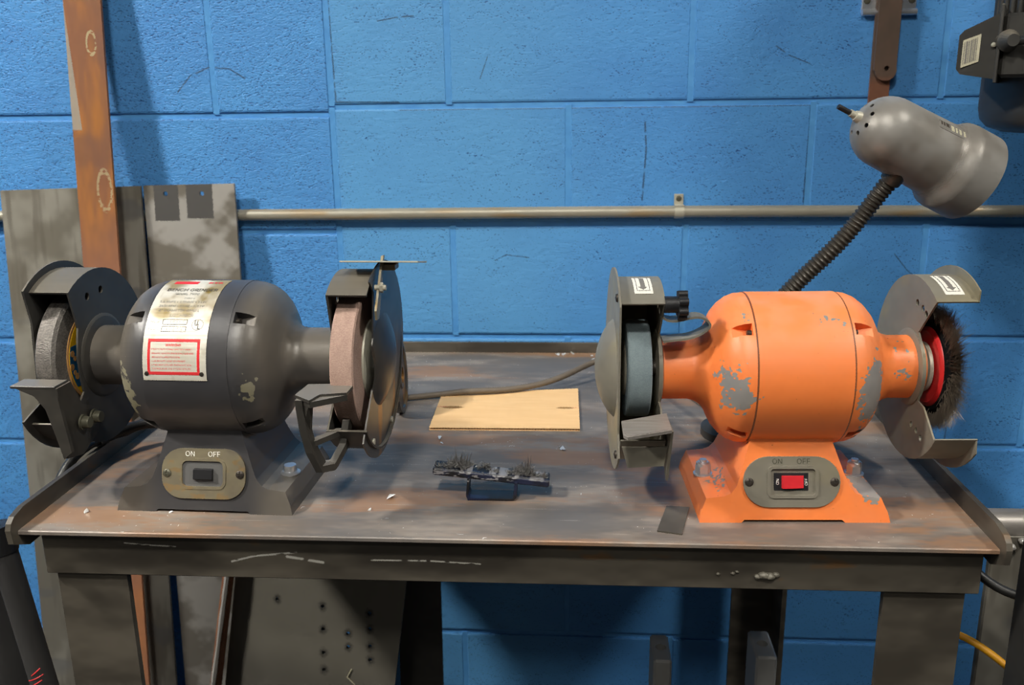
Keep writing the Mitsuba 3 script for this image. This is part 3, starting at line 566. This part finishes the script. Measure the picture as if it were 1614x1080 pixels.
def orange_grinder():
    global A
    A = .1475
    g = 'bench_grinder_001'; tw = T().translate(list(OC)).rotate([0, 0, 1], math.degrees(OA))
    prof = [(.048, .0806), (.057, .0798), (.065, .0766), (.073, .0705), (.079, .0635), (.083, .056), (.086, .049), (.0895, .043), (.0945, .0385), (.100, .0355), (.106, .0338), (.137 , .0338)]
    housing_parts(g, tw, 'orange', prof, .048)
    base_part(g, tw, 'orange', -.045); switch(g, tw, 'orange')
    for x, y in ((-.0845, -.004), (.0815, -.004)): add(g + '__hold_down_bolt', move(nyloc(), x, y, .0252), 'zinc', 25, tw, label='shiny lock nut on a stud')
    def guard(s, xi, outer):
        holes = shapely.union_all([circ(*at(t, .072), .0038) for t in (64, 72, 84)] + [circ(*at(t, q), .0035) for t, q in ((292, .062), (302, .070), (308, .080))])
        gk = add(g + '__wheel_guard', ext_x(c_plate(ORANGE_NOTCH).difference(holes), s * (xi - .002), s * xi), 'olive', 25, tw, label='olive grey pressed steel wheel guard')
        add(gk + '__hood', ext_x(rim(.0968, .0985, 57, 328), s * (xi - .002), s * outer), 'olive', 35, tw)
        add(gk + '__hub_ring', axis_lathe([(s * (xi - .0045), .0335), (s * (xi - .0045), .0375), (s * (xi - .003), .0415), (s * (xi + .0006), .0415), (s * (xi + .0006), .0335), (s * (xi - .0045), .0335)], 48), 'olive', 35, tw)
        return gk
    gr = guard(1, .1320, .172)
    fl = Polygon(arc(.108, 60, 322) + arc(.0975, 328, 57))
    add(gr + '__flange', ext_x(fl, .1705, .1720), 'olive', 25, tw)
    sticker(g, gr, tw, .151, 63, 88)
    # wire wheel with a red disc
    wk = add(g + '__wire_wheel', axis_lathe([(.150, 0), (.150, .047), (.153, .051), (.162, .051), (.165, .047), (.165, 0)], 64), 'hole', 30, tw, label='dark wire wheel with a red centre disc')
    r2 = np.random.default_rng(3); V, F = [], []
    for i in range(5000):
        th = r2.uniform(0, 2 * math.pi); x0 = .158 + r2.uniform(-.006, .006); x1 = .158 + r2.normal(0, .0062); L = .0675 + r2.normal(0, .0024); w = .00046
        e = np.array([0, math.cos(th), math.sin(th)]); u = np.array([0, -math.sin(th), math.cos(th)]); bend = r2.normal(0, .05)
        p = np.array([x0, 0, A]) + e * .040; q = np.array([x1, 0, A]) + e * L + u * bend * .06
        n = len(V); V += [p + u * w, p - u * w * .5 + [w, 0, 0], p - u * w * .5 - [w, 0, 0], q]
        F += [(n, n + 1, n + 3), (n + 1, n + 2, n + 3), (n + 2, n, n + 3)]
    add(wk + '__bristles', trimesh.Trimesh(np.array(V), F, process=False), 'bristle', False, tw, kind='stuff', label='dark steel wire bristles')
    add(wk + '__red_disc', axis_lathe([(.1480, .012), (.1480, .036), (.1472, .0385), (.1490, .0425), (.1510, .0435), (.1510, .012), (.1480, .012)], 72), 'red_paint', 40, tw, label='red pressed disc')
    add(wk + '__washer', axis_lathe([(.1385, 0), (.1385, .0225), (.1400, .0240), (.1415, .0240), (.1415, .020), (.1432, .020), (.1432, .0255), (.1452, .0265), (.1465, .0265), (.1480, .022), (.1480, 0)], 48), 'zinc_dull', 30, tw)
    add(wk + '__shaft', axis_lathe([(.12, 0), (.12, .009), (.172, .009), (.172, 0)], 24), 'zinc', 30, tw)
    # left guard, grey stone, closed side cover
    gl = guard(-1, .1400, .1835)
    cov = Polygon(arc(.1085, 50, 318) + [(-.070, A - .05), (-.070, A + .06)])
    ck = add(gl + '__side_cover', ext_x(cov.difference(circ(0, A, .051, 24)), -.1855, -.1835), 'olive', 25, tw, label='olive side cover with a round dome')
    dp = [(-.1855 - .0195 * (1 - (q / 10) ** 2) ** .8, .053 * q / 10) for q in range(11)]
    add(ck + '__dome', fixed(unman(man(axis_lathe(dp + [(-.184, .053), (-.184, .051)] + [(a + .0016, b * .96) for a, b in dp[::-1]], 72)))), 'olive', 40, tw)
    for th, rr in ((62, .099), (308, .097), (180, .098)):
        add(ck + '__screw', move(rot(lathe([(0, 0), (0, .0045), (.002, .004), (.003, 0)], 16, 'z'), -90, (0, 1, 0)), -.1853, *at(th, rr)), 'bolt_dark', 32, tw)
    sticker(g, gl, tw, -.1585, 66, 88)
    add(g + '__grinding_wheel', axis_lathe([(-.1735, 0), (-.1735, .0515), (-.172, .0525), (-.1505, .0525), (-.149, .0515), (-.149, 0)], 96), 'stone_grey', 30, tw, label='grey grinding stone')
    for s in (-1, 1): add(g + '__grinding_wheel__flange', axis_lathe([(-.1615 + s * .0118, 0), (-.1615 + s * .0118, .030), (-.1615 + s * .014, .029), (-.1615 + s * .0155, .024), (-.1615 + s * .0155, 0)], 48), 'zinc_dull', 30, tw)
    add(g + '__grinding_wheel__shaft', axis_lathe([(-.12, 0), (-.12, .009), (-.182, .009), (-.182, 0)], 24), 'bolt_dark', 30, tw)
    kn = lathe([(0, 0), (0, .0085), (.016, .0085), (.016, 0)], 32)
    star = ext_x(shapely.union_all([circ(0, 0, .0115)] + [circ(.0115 * math.cos(t), .0115 * math.sin(t), .0038) for t in np.arange(7) * 2 * math.pi / 7]), .0135, .0225)
    add(gl + '__knob', move(cat(kn, star), -.1385, -.046, .2275), 'black_plastic', 25, tw, label='black star knob')
    P = curve([(-.1385, 0, .213), (-.115, 0, .2125), (-.096, 0, .2115), (-.0915, 0, .206), (-.098, 0, .198), (-.115, 0, .1915), (-.1385, 0, .1885)], 30)
    band = shapely.LineString([(p[0], p[2]) for p in P]).buffer(.0011, cap_style='flat')
    st = ext_y(band, -.047, -.026)
    add(gl + '__bracket', st, 'olive', 25, tw)
    pts = [(-.134, -.055), (-.1825, -.078), (-.184, -.118), (-.1805, -.124), (-.1355, -.105)]
    tr = add(g + '__tool_rest', cat(ext_z(Polygon(pts), .1118, .1148), ext_z(Polygon([(-.1815, -.1185), (-.1785, -.1215), (-.139, -.1045), (-.141, -.0965), (-.1815, -.1125)]), .1148, .1153)), 'rest_steel', False, tw, label='bare steel tool rest')
    side = ext_x(Polygon([(-.103, .1125), (-.056, .1125), (-.050, .085), (-.068, .055), (-.078, .050)]), -.1362, -.1335)
    add(tr + '__bracket', cat(side, ext_y(Polygon([(-.182, .0885), (-.136, .0885), (-.139, .068), (-.176, .066)]), -.0835, -.081)), 'olive', 25, tw)
    path = curve([(.235, 1.03, .945), (.20, 1.08, .94), (.14, 1.22, .945), (.085, 1.34, .942), (.04, 1.383, .930), (-.004, 1.349, .920), (-.052, 1.315, .912), (-.117, 1.290, .9100), (-.160, 1.283, .9100), (-.201, 1.279, .906), (-.246, 1.265, .9055), (-.29, 1.25, .9055), (-.36, 1.27, .9055), (-.46, 1.34, .9055), (-.56, 1.42, .9055)], 120)
    add(g + '__power_cord', tube(path, .0046, 12), 'cord', 40, label='grey rubber power cord')
    tag(g, 'chipped orange bench grinder with a red rocker switch and wire wheel', 'bench grinder')

black_grinder()
orange_grinder()

# ------------------------------------------------------------------ desk lamp
def lamp():
    k = 'work_lamp'
    c0 = np.array([.3562, 1.10, 1.2865]); d = np.array([.1085, .024, -.0535]); L = np.linalg.norm(d); d = d / L
    M = np.eye(4); z = d; x = np.cross([0, 1, 0], z); x /= np.linalg.norm(x); M[:3, 0], M[:3, 1], M[:3, 2], M[:3, 3] = x, np.cross(z, x), z, c0
    def put(m): m = m.copy(); m.apply_transform(M); return m
    R = .0405; S = [(-R * math.cos(t), R * math.sin(t)) for t in np.linspace(.0, math.pi / 2, 14)]
    P = S + [(.03, .0412), (.066, .0425), (.073, .0435), (.080, .0475), (.0855, .0515), (.092, .0525), (L, .0525), (L, .0512), (.092, .0512), (.084, .0495), (.076, .045), (.066, .0412), (0, .0392)]
    P += [(-.039 * math.cos(t), .039 * math.sin(t)) for t in np.linspace(math.pi / 2, 0, 10)]
    shade = put(lathe(P, 72, 'z'))
    cuts = []
    for a in range(8):
        for q in ((.46,)):
            v = np.array([math.sin(q) * math.cos(a * math.pi / 4 + .3), math.sin(q) * math.sin(a * math.pi / 4 + .3), -math.cos(q)])
            cyl = trimesh.creation.cylinder(.0026, .02, sections=14); cyl.apply_transform(trimesh.geometry.align_vectors([0, 0, 1], v)); cuts.append(put(move(cyl, *(v * .04))))
    add(k + '__shade', minus(shade, *cuts), 'lamp_grey', 40, label='grey metal bell shade')
    add(k + '__shade__switch', put(cat(lathe([(-.046, 0), (-.046, .0058), (-.0385, .0072), (-.0385, 0)], 20, 'z'), lathe([(-.0525, 0), (-.0525, .0042), (-.045, .0042), (-.045, 0)], 16, 'z'))), 'zinc_dull', 30)
    add(k + '__shade__switch_stem', put(lathe([(-.069, 0), (-.069, .003), (-.0515, .003), (-.0515, 0)], 16, 'z')), 'black_plastic', 30)
    add(k + '__shade__bulb', put(lathe([(.02, 0), (.02, .012), (.05, .014), (.07, .026), (.085, .03), (.098, .024), (.104, 0)], 32, 'z')), 'white_print', 40)
    # sticker on the upper side of the shade
    N = np.array([0, 0, 1.]) - d * d[2]; N /= np.linalg.norm(N); W = np.cross(d, N)
    if W[1] > 0: W = -W
    def on(s0, s1, a0, a1, h, n=4):
        Q = []
        for a in np.linspace(a0, a1, n + 1):
            r = N * math.cos(a) + W * math.sin(a)
            Q += [c0 + d * s + r * (.0412 + .0013 * (s - .03) / .036 + hh) for s in (s0, s1) for hh in (-.0002, h)]
        return hull(Q)
    st = add(k + '__shade__sticker', on(.036, .076, .62, .93, .0004), 'grey_ink', False, label='faded maker sticker')
    for i, (s0, s1) in enumerate(((.038, .040), (.0415, .0435), (.045, .049), (.052, .056), (.058, .0605), (.063, .066), (.069, .072))):
        add(k + '__shade__sticker_print', on(s0, s1, .66, .80 if i < 3 else .86, .0006, 3), 'ink' if i < 3 else 'sticker_dull', False)
    j = c0 + d * .030 - N * .040 + W * .006
    P1 = np.array([.362, 1.112, 1.222]); P0 = np.array([.265, 1.13, 1.095])
    path = curve([j + (P1 - P0) * .08, P1, (P1 + P0) / 2 + [.004, 0, -.003], P0, [.225, 1.14, 1.02], [.215, 1.145, .955], [.215, 1.145, .925]], 420)
    s = np.r_[0, np.cumsum(np.linalg.norm(np.diff(path, axis=0), axis=1))]
    rr = .0098 + .0011 * np.sin(s / .0054 * 2 * np.pi)
    rr = np.where(s < .022, .0125, rr)
    add(k + '__gooseneck', tube(path, rr, 18), 'spring', 45, label='ribbed dark gooseneck')
    add(k + '__base', move(lathe([(0, 0), (0, .048), (.010, .048), (.018, .036), (.024, .014), (.03, .0125), (.03, 0)], 48, 'z'), .215, 1.145, .9), 'motor_black', 35)
    tag(k, 'grey metal gooseneck lamp turned to the right behind the orange grinder', 'lamp')
lamp()

# ------------------------------------------------------------------ things on the bench
def cardboard():
    k = 'cardboard_sheet'
    P = np.array([(-.1935, 1.147), (.0086, 1.149), (.0066, 1.3205), (-.196, 1.289)])
    lo = ext_z(Polygon(P), .9001, .9010); hi = ext_z(Polygon(P), .9032, .9040)
    add(k, cat(lo, hi), 'cardboard', False, label='tan corrugated cardboard sheet lying between the two grinders', cat='cardboard')
    n = 64; w = []
    t = np.linspace(0, 1, 700); A0, B0 = P[0], P[1]
    top = [(P[0][0] + (P[1][0] - P[0][0]) * q, .90205 + .0009 * math.sin(q * 2 * math.pi * 52)) for q in t]
    poly = Polygon([(x, z + .00022) for x, z in top] + [(x, z - .00022) for x, z in top[::-1]])
    add(k + '__flutes', ext_y(poly, 1.1495, 1.19), 'flute', False, label='wavy flutes showing at the cut edge')
    add(k + '__flutes_fill', cbox(-.192, .006, 1.153, 1.286, .901, .9032, .0003), 'flute', False)
cardboard()

def spiky(centre, r, n, seed, h=1.0):
    q = np.random.default_rng(seed); V, F = [], []
    for i in range(n):
        v = q.normal(0, 1, 3); v /= np.linalg.norm(v); v[2] = abs(v[2]) * h; c = np.array(centre) + q.normal(0, .35, 3) * r * [1, .8, .35]
        L = r * q.uniform(.3, 1.0); w = r * q.uniform(.03, .09); a = np.cross(v, [.3, .5, .2]); a /= np.linalg.norm(a); b = np.cross(v, a)
        m = len(V); V += [c + a * w, c - a * w * .5 + b * w, c - a * w * .5 - b * w, c + v * L]
        F += [(m, m + 1, m + 3), (m + 1, m + 2, m + 3), (m + 2, m, m + 3), (m, m + 2, m + 1)]
    return trimesh.Trimesh(np.array(V), F, process=False)
def magnet():
    k = 'pickup_magnet'
    R = lambda m: rot(m, 6.0, (0, 1, 0), (-.09, .95, .9255))
    pl = R(cbox(-.156, -.026, .935, .960, .9205, .9285, .0015))
    add(k + '__plate', pl, 'magnet', False, label='dark blue steel plate')
    U_ = Polygon([(-.1165, .926), (-.1185, .905), (-.116, .9005), (-.066, .9005), (-.0625, .904), (-.0612, .921)]).difference(Polygon([(-.1140, .930), (-.1160, .9055), (-.1145, .9028), (-.067, .9028), (-.0655, .905), (-.0642, .930)]))
    add(k + '__handle', ext_y(U_, .929, .952), 'magnet', False, label='bent strap handle')
    q = np.random.default_rng(5); parts = []
    for i, (x, y, r, n, h) in enumerate([(-.150, .942, .006, 40, 1.5), (-.141, .945, .008, 60, 1.5), (-.133, .95, .010, 90, 1.6), (-.124, .947, .011, 110, 2.2), (-.118, .955, .008, 60, 1.2), (-.106, .95, .005, 40, 1), (-.094, .948, .005, 40, 1), (-.086, .945, .006, 50, 1.2), (-.072, .945, .006, 40, 1.3), (-.063, .945, .008, 60, 1.5), (-.057, .95, .010, 80, 1.5), (-.050, .946, .010, 90, 2.4), (-.042, .945, .007, 50, 1.3), (-.033, .945, .007, 60, 1.4), (-.10, .957, .008, 80, 1), (-.06, .957, .008, 80, 1.3)]):
        parts.append(R(spiky((x, y, .929), r, n, 100 + i, h)))
    for x in np.linspace(-.155, -.028, 60): parts.append(R(spiky((x, .936, .9285), .0035, 8, int(3000 + x * 9999), .6)))
    add(k + '__shavings', cat(*parts), 'shavings', False, kind='stuff', label='grey clump of steel shavings')
    tag(k, 'dark pick-up magnet on a strap handle bristling with steel shavings', 'magnet')
magnet()
sh = ext_z(Polygon([(.101, .921), (.1255, .919), (.1105, .8555), (.086, .862)]), .9001, .9016)
add('steel_shim', sh, 'dark_steel', False, label='small thin dark steel shim lying beside the orange base', cat='shim')
dk = axis_lathe([(-.005, .012), (-.005, .049), (-.0042, .0535), (.0042, .0535), (.005, .0505), (.005, .046), (.0025, .044), (.0025, .020), (.005, .018), (.005, .012), (-.005, .012)], 72)
dk = move(dk, 0, 0, -A)
dk = rot(rot(dk, -3.0, (0, 1, 0)), 3, (0, 0, 1))
dk = move(dk, -.246, 1.222, .9535)
add('steel_disc', dk, 'cover_steel', 35, label='dark round steel disc standing on edge behind the black grinder', cat='disc')
chips = [(-.173, 1.115, .004), (-.17, 1.10, .0025), (-.014, 1.083, .004), (-.018, 1.09, .003), (-.012, 1.078, .003), (-.028, 1.52, .004), (-.02, 1.516, .003), (-.016, 1.521, .0035), (-.010, 1.52, .003), (-.003, 1.523, .0045), (.031, 1.508, .003), (.032, 1.49, .003), (-.53, .885, .004), (-.205, .93, .005), (-.22, .90, .003), (-.435, .884, .003)]
for i, (x, y, r) in enumerate(chips):
    m = hull(np.random.default_rng(50 + i).normal(0, 1, (9, 3)) * [r * .6, r * .6, r * .3]); m.apply_translation([x, y, .9 - m.bounds[0][2]])
    add('metal_chip', m, 'chip', False)
    where = 'against the back lip of the bench' if y > 1.45 else 'in front of the left part of the cardboard sheet' if -.18 < x < -.16 else 'in front of the right end of the cardboard sheet' if -.03 < x < 0 else 'at the left front corner of the bench top' if x < -.5 else 'under the front edge of the black grinder' if x < -.4 else 'between the black grinder and the magnet'
    tag('metal_chip' + ('' if i == 0 else f'_{i:03d}'), 'tiny bright metal chip lying ' + where, 'metal chip', 'metal chips scattered on the bench')

# ------------------------------------------------------------------ on the wall
xs = np.linspace(-2.2, 2.0, 160)
add('conduit_pipe', tube(np.stack([xs, xs * 0 + 1.5885, 1.1335 + .003 * np.exp(-((xs - .2) / .5) ** 2)], 1), .0100, 20), 'galvanised', 40, label='galvanised steel conduit pipe running along the blue wall', cat='pipe')
def pipe_clamp():
    k = 'conduit_pipe__clamp'; z0 = 1.1365
    band = circ(1.5885, z0, .0118).difference(circ(1.5885, z0, .0102))
    tab = cbox(.1705, .1865, 1.5965, 1.5995, z0 + .004, z0 + .029, .001)
    add(k, cat(ext_x(band, .1705, .1865), tab, cbox(.1705, .1865, 1.5795, 1.5985, z0 + .0085, z0 + .0115, .0005)), 'zinc_dull', 25, label='zinc one-hole pipe strap')
    add(k + '__screw', move(lathe([(-.003, 0), (-.002, .004), (0, .005), (0, 0)], 18, 'y'), .1785, 1.5968, z0 + .021), 'bolt_olive', 30)
pipe_clamp()
def hook():
    k = 'strap_hook'
    add(k + '__bracket', cat(cbox(.4585, .5435, 1.594, 1.600, 1.452, 1.54, .001), move(rot(trimesh.creation.cylinder(.0052, .085, sections=20), 90, (0, 1, 0)), .501, 1.591, 1.4535)), 'zinc', 25, label='zinc plate with a rolled bottom edge')
    for x in (.466, .536): add(k + '__bracket__screw', move(lathe([(-.003, 0), (-.0022, .0045), (0, .0055), (0, 0)], 18, 'y'), x, 1.594, 1.4715), 'bolt_olive', 30)
    P = shapely.union_all([sbox(.4805, 1.362, .5155, 1.62), Point(.4995, 1.364).buffer(.0168)]).buffer(-.004).buffer(.004).difference(circ(.5005, 1.3665, .0042))
    add(k + '__strap', ext_y(P, 1.576, 1.582), 'rust_brown', 25, label='rusty flat strap with a hole')
    add(k + '__back_strap', ext_y(sbox(.4795, 1.285, .5105, 1.60), 1.5862, 1.5925), 'rust_brown', False)
    tag(k, 'rusty steel strap hanging from a zinc bracket above the lamp', 'strap')
hook()

def motor():
    k = 'machine_motor'
    cx, cy = .660, 1.275
    body = shapely.union_all([circ(cx, cy, .112, 24)] + [circ(cx + .114 * math.cos(t), cy + .114 * math.sin(t), .004, 4) for t in np.linspace(math.pi * .8, math.pi * 1.75, 24)])
    add(k + '__body', ext_z(body, 1.365, 1.75), 'motor_black', 25, label='finned black motor body')
    add(k + '__end_bell', move(lathe([(0, 0), (0, .095), (.006, .112), (.016, .121), (.03, .124), (.095, .124), (.10, .118), (.10, 0)], 64, 'z'), cx, cy, 1.278), 'motor_black', 35)
    Q = lambda m: rot(m, -25, (0, 0, 1), (.505, 1.186, 0))
    lid = hull([(x, y, z) for x, zs in ((.503, (1.3445, 1.420)), (.466, (1.351, 1.402)), (.461, (1.357, 1.396))) for z in zs for y in (1.186 + .4 * (.503 - x) * .1, 1.262)] + [(.464, 1.192, 1.354), (.464, 1.192, 1.400)])
    jb = add(k + '__junction_box', Q(lid), 'motor_black', False, label='black junction box with a pale sticker')
    add(jb + '__rim', Q(cbox(.503, .507, 1.180, 1.268, 1.340, 1.430, .0008)), 'guard_dark', False)
    add(jb + '__back', Q(cbox(.507, .56, 1.188, 1.262, 1.346, 1.420, .004)), 'motor_black', False)
    def slab(x0, x1, za, zb, y): return hull([(x, yy, z + (x - .465) * .36) for x in (x0, x1) for z in (za, zb) for yy in (y, y + .004)])
    add(jb + '__sticker', Q(slab(.466, .485, 1.358, 1.390, 1.1855)), 'sticker_dull', False, label='pale sticker with dark vertical bars')
    add(jb + '__sticker_print', Q(cat(*[slab(x, x + w, 1.361, 1.387, 1.1850) for x, w in ((.4675, .0008), (.4695, .0022), (.4725, .001), (.4745, .0018), (.477, .0008), (.4785, .0016), (.481, .0008))])), 'grey_ink', False)
    gl = rot(lathe([(0, 0), (0, .012), (.010, .013), (.014, .010), (.026, .007), (.026, 0)], 20, 'x'), -70, (0, 0, 1))
    add(jb + '__cable_gland', Q(move(gl, .5115, 1.190, 1.388)), 'guard_dark', 30)
    add(jb + '__screw', move(lathe([(-.003, 0), (-.002, .0025), (0, .003), (0, 0)], 14, 'y'), .499, 1.1865, 1.384), 'zinc_dull', 30)
    add(k + '__cable', tube(curve([(.5195, 1.168, 1.3875), (.530, 1.150, 1.389), (.60, 1.13, 1.390), (.74, 1.12, 1.37)], 30), .0052, 12), 'cord_black', 40)
    add(k + '__screw', move(lathe([(-.004, 0), (-.003, .004), (0, .005), (0, 0)], 18, 'y'), .585, 1.176, 1.356), 'zinc_dull', 30)
    tag(k, 'black machine motor with a junction box at the upper right wall', 'motor')
    add(k + '__column', move(trimesh.creation.cylinder(.045, 1.80, sections=40), .84, 1.40, .90), 'motor_black', 30)
    add(k + '__arm', cbox(.70, .84, 1.30, 1.42, 1.50, 1.58, .006), 'motor_black', False)
motor()

# ------------------------------------------------------------------ steel leaning behind and standing under the bench
def lean_y(z): return 1.570 - .100 * (1.185 - z)
def plate(x0, x1, z1, th, dy=0.0, skew=0.0, xk=0.0):
    P = []
    for z in (0, z1):
        y = lean_y(z) + dy
        for x in (x0, x1): P += [(x + xk * (z - z1), y, z + (skew * (x - x0) if z else 0)), (x + xk * (z - z1), y + th, z + (skew * (x - x0) if z else 0))]
    return hull(P)
def holed(m, holes):
    return minus(m, *[move(rot(trimesh.creation.cylinder(r, .06, sections=18), 90, (1, 0, 0)), x, lean_y(z), z) for x, z, r in holes])
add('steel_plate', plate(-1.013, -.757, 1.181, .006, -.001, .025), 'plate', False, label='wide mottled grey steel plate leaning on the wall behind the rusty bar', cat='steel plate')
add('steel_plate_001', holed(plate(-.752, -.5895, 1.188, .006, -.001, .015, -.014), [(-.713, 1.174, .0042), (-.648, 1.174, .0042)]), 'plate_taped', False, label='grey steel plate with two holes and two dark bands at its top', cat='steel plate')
P = []
for z, y in ((0, 1.395), (1.75, 1.590)):
    for x in (-.845, -.781): P += [(x, y - .006, z), (x, y, z)]
add('rusty_bar', hull(P), 'rust', False, label='tall orange rusty flat bar leaning against the blue wall', cat='steel bar')

def under():
    # plate drilled with rows of holes
    def pl(x0, x1, y0, y1, z1, th, k=0.0): return hull([(x + k * z, y, z) for z, yy in ((0, y0), (z1, y1)) for x in (x0, x1) for y in (yy, yy + th)])
    h = HOLES
    m = pl(-.61, -.335, 1.17, 1.31, .80, .006, .125)
    yy = lambda z: 1.17 + .14 * z / .80
    m = minus(m, *[move(rot(trimesh.creation.cylinder(.0032, .06, sections=14), 90, (1, 0, 0)), x, yy(z), z) for x, z in h])
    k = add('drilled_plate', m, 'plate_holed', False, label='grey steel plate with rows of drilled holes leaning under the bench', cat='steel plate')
    add('drilled_plate__chalk_mark', tube([(-.350, yy(.455) - .001, .455), (-.357, yy(.44) - .001, .442), (-.345, yy(.43) - .001, .430), (-.353, yy(.42) - .001, .418), (-.338, yy(.41) - .001, .405)], .0012, 6), 'sticker_dull', 30, label='white chalk squiggle')
    add('dark_plate', pl(-.300, -.225, 1.36, 1.40, .80, .008), 'motor_black', False, label='dark steel plate standing behind the drilled plate under the bench', cat='steel plate')
    b = add('angle_iron', cat(hull([(x, y, z) for x, z in ((-.636, 0), (-.622, 0), (-.519, .80), (-.507, .80)) for y in (1.145 + .14 * z / .8, 1.165 + .14 * z / .8)])), 'rust', False, label='narrow brown steel angle with a bright sheared edge under the bench', cat='steel bar')
    add('angle_iron__bright_edge', tube(curve([(-.6365 + .128 * t, 1.1435 + .175 * t * .8, .8 * t) for t in (.3, .45, .6, .7, .8)], 30), .0030 + .0016 * np.random.default_rng(2).random(30), 6), 'bare_edge', 30, label='bright sheared edge')
    add('steel_block', cbox(-.415, -.350, 1.02, 1.09, 0, .462, .004), 'plate', False, label='pale steel block standing under the bench before the drilled plate', cat='steel block')
    def post(key, x0, x1, y0, y1, z, label):
        m = minus(cbox(x0, x1, y0, y1, 0, z, .003), move(trimesh.creation.cylinder(.0075, .03, sections=20), (x0 + x1) / 2, (y0 + y1) / 2, z))
        add(key, m, 'post_grey', False, label=label, cat='steel post')
    post('steel_post', .2445, .2725, 1.085, 1.150, .607, 'grey square steel post with a hole in its top, beside the right bench leg')
    post('steel_post_001', .1105, .1355, 1.100, 1.165, .587, 'darker square steel post in the shadow under the middle of the bench')
under()

def left_tubes():
    a, b = np.array([-.6835, .95, .842]), np.array([-.578, .95, 0.0]); d = (b - a) / np.linalg.norm(b - a)
    k = add('steel_tube', tube([a, b], .0152, 28), 'tube_dark', 40, label='dark round tube with red paint lines leaning at the left of the bench', cat='tube')
    add(k + '__cap', tube([a - d * .006, a + d * .028], .0172, 28), 'black_plastic', 30, label='black end cap')
    V = []
    for i, (s, t0, t1) in enumerate(((.190, -.1, .7), (.199, -.6, .8), (.206, -.5, .6), (.218, -.2, .3), (.224, -.75, -.6), (.227, .35, .55), (.236, .6, .8))):
        th = np.linspace(t0, t1, 10) - math.pi / 2
        V.append(tube([a + d * (s - .004 * q) + .0153 * np.array([math.cos(t), math.sin(t), 0]) for q, t in enumerate(th)] if False else [a + d * (s - .010 * q / 10) + .0153 * np.array([math.cos(t), math.sin(t), 0]) for q, t in enumerate(th)], .0008, 5))
    add(k + '__paint_lines', cat(*V), 'red_print', 30, label='thin red paint lines')
    a2, b2 = np.array([-.765, 1.02, .745]), np.array([-.700, 1.0, 0.0])
    k2 = add('steel_tube_001', tube([a2, b2], .036, 32), 'tube_dark', 40, label='thick dark tube behind the red-lined tube', cat='tube')
    d2 = (b2 - a2) / np.linalg.norm(b2 - a2)
    add(k2 + '__paint_line', tube([a2 + d2 * (.07 + .008 * q) + .0362 * np.array([math.cos(t), math.sin(t), 0]) for q, t in zip((0, .5, 1), (-1.5, -1.25, -1.0))], .0014, 6), 'red_print', 30, label='red paint stroke')
left_tubes()

def right_side():
    k = 'steel_stand'
    add(k + '__post', cbox(.492, .60, 1.012, 1.022, 0, .828, .002), 'plate', False, label='grey steel post')
    add(k + '__rail', move(rot(trimesh.creation.cylinder(.0185, .24, sections=28), 90, (0, 1, 0)), .606, 1.03, .834), 'rest_steel', 35, label='round bare steel rail')
    w = cat(*[move(lump(r, 9 * x), x, y, z - .012) for x, y, z, r in ((.492, 1.01, .852, .006), (.497, 1.008, .842, .007), (.503, 1.006, .834, .006), (.51, 1.005, .829, .005), (.488, 1.01, .838, .006), (.525, 1.008, .835, .005))])
    add(k + '__weld_bead', w, 'bare_edge', 40, label='bright weld beads')
    tag(k, 'grey steel stand with a welded round rail right of the bench', 'stand')
    add('black_post', cbox(.456, .496, .83, .88, 0, .95, .004), 'motor_black', False, label='black square post before the steel stand at the right edge', cat='post')
    add('black_cable', tube(curve([(.41, 1.0, .848), (.432, .965, .832), (.452, .945, .812), (.478, .93, .800), (.52, .92, .798), (.60, .91, .80)], 40), .0052, 12), 'cord_black', 40, label='black cable coming from under the right end of the bench', cat='cable')
    add('yellow_cable', tube(curve([(.372, 1.01, .728), (.40, 1.0, .730), (.42, .98, .729), (.455, .96, .722), (.49, .93, .705), (.6, .91, .68)], 40), .0042, 12), 'cord_yellow', 40, label='yellow cable crossing behind the right bench leg', cat='cable')
right_side()
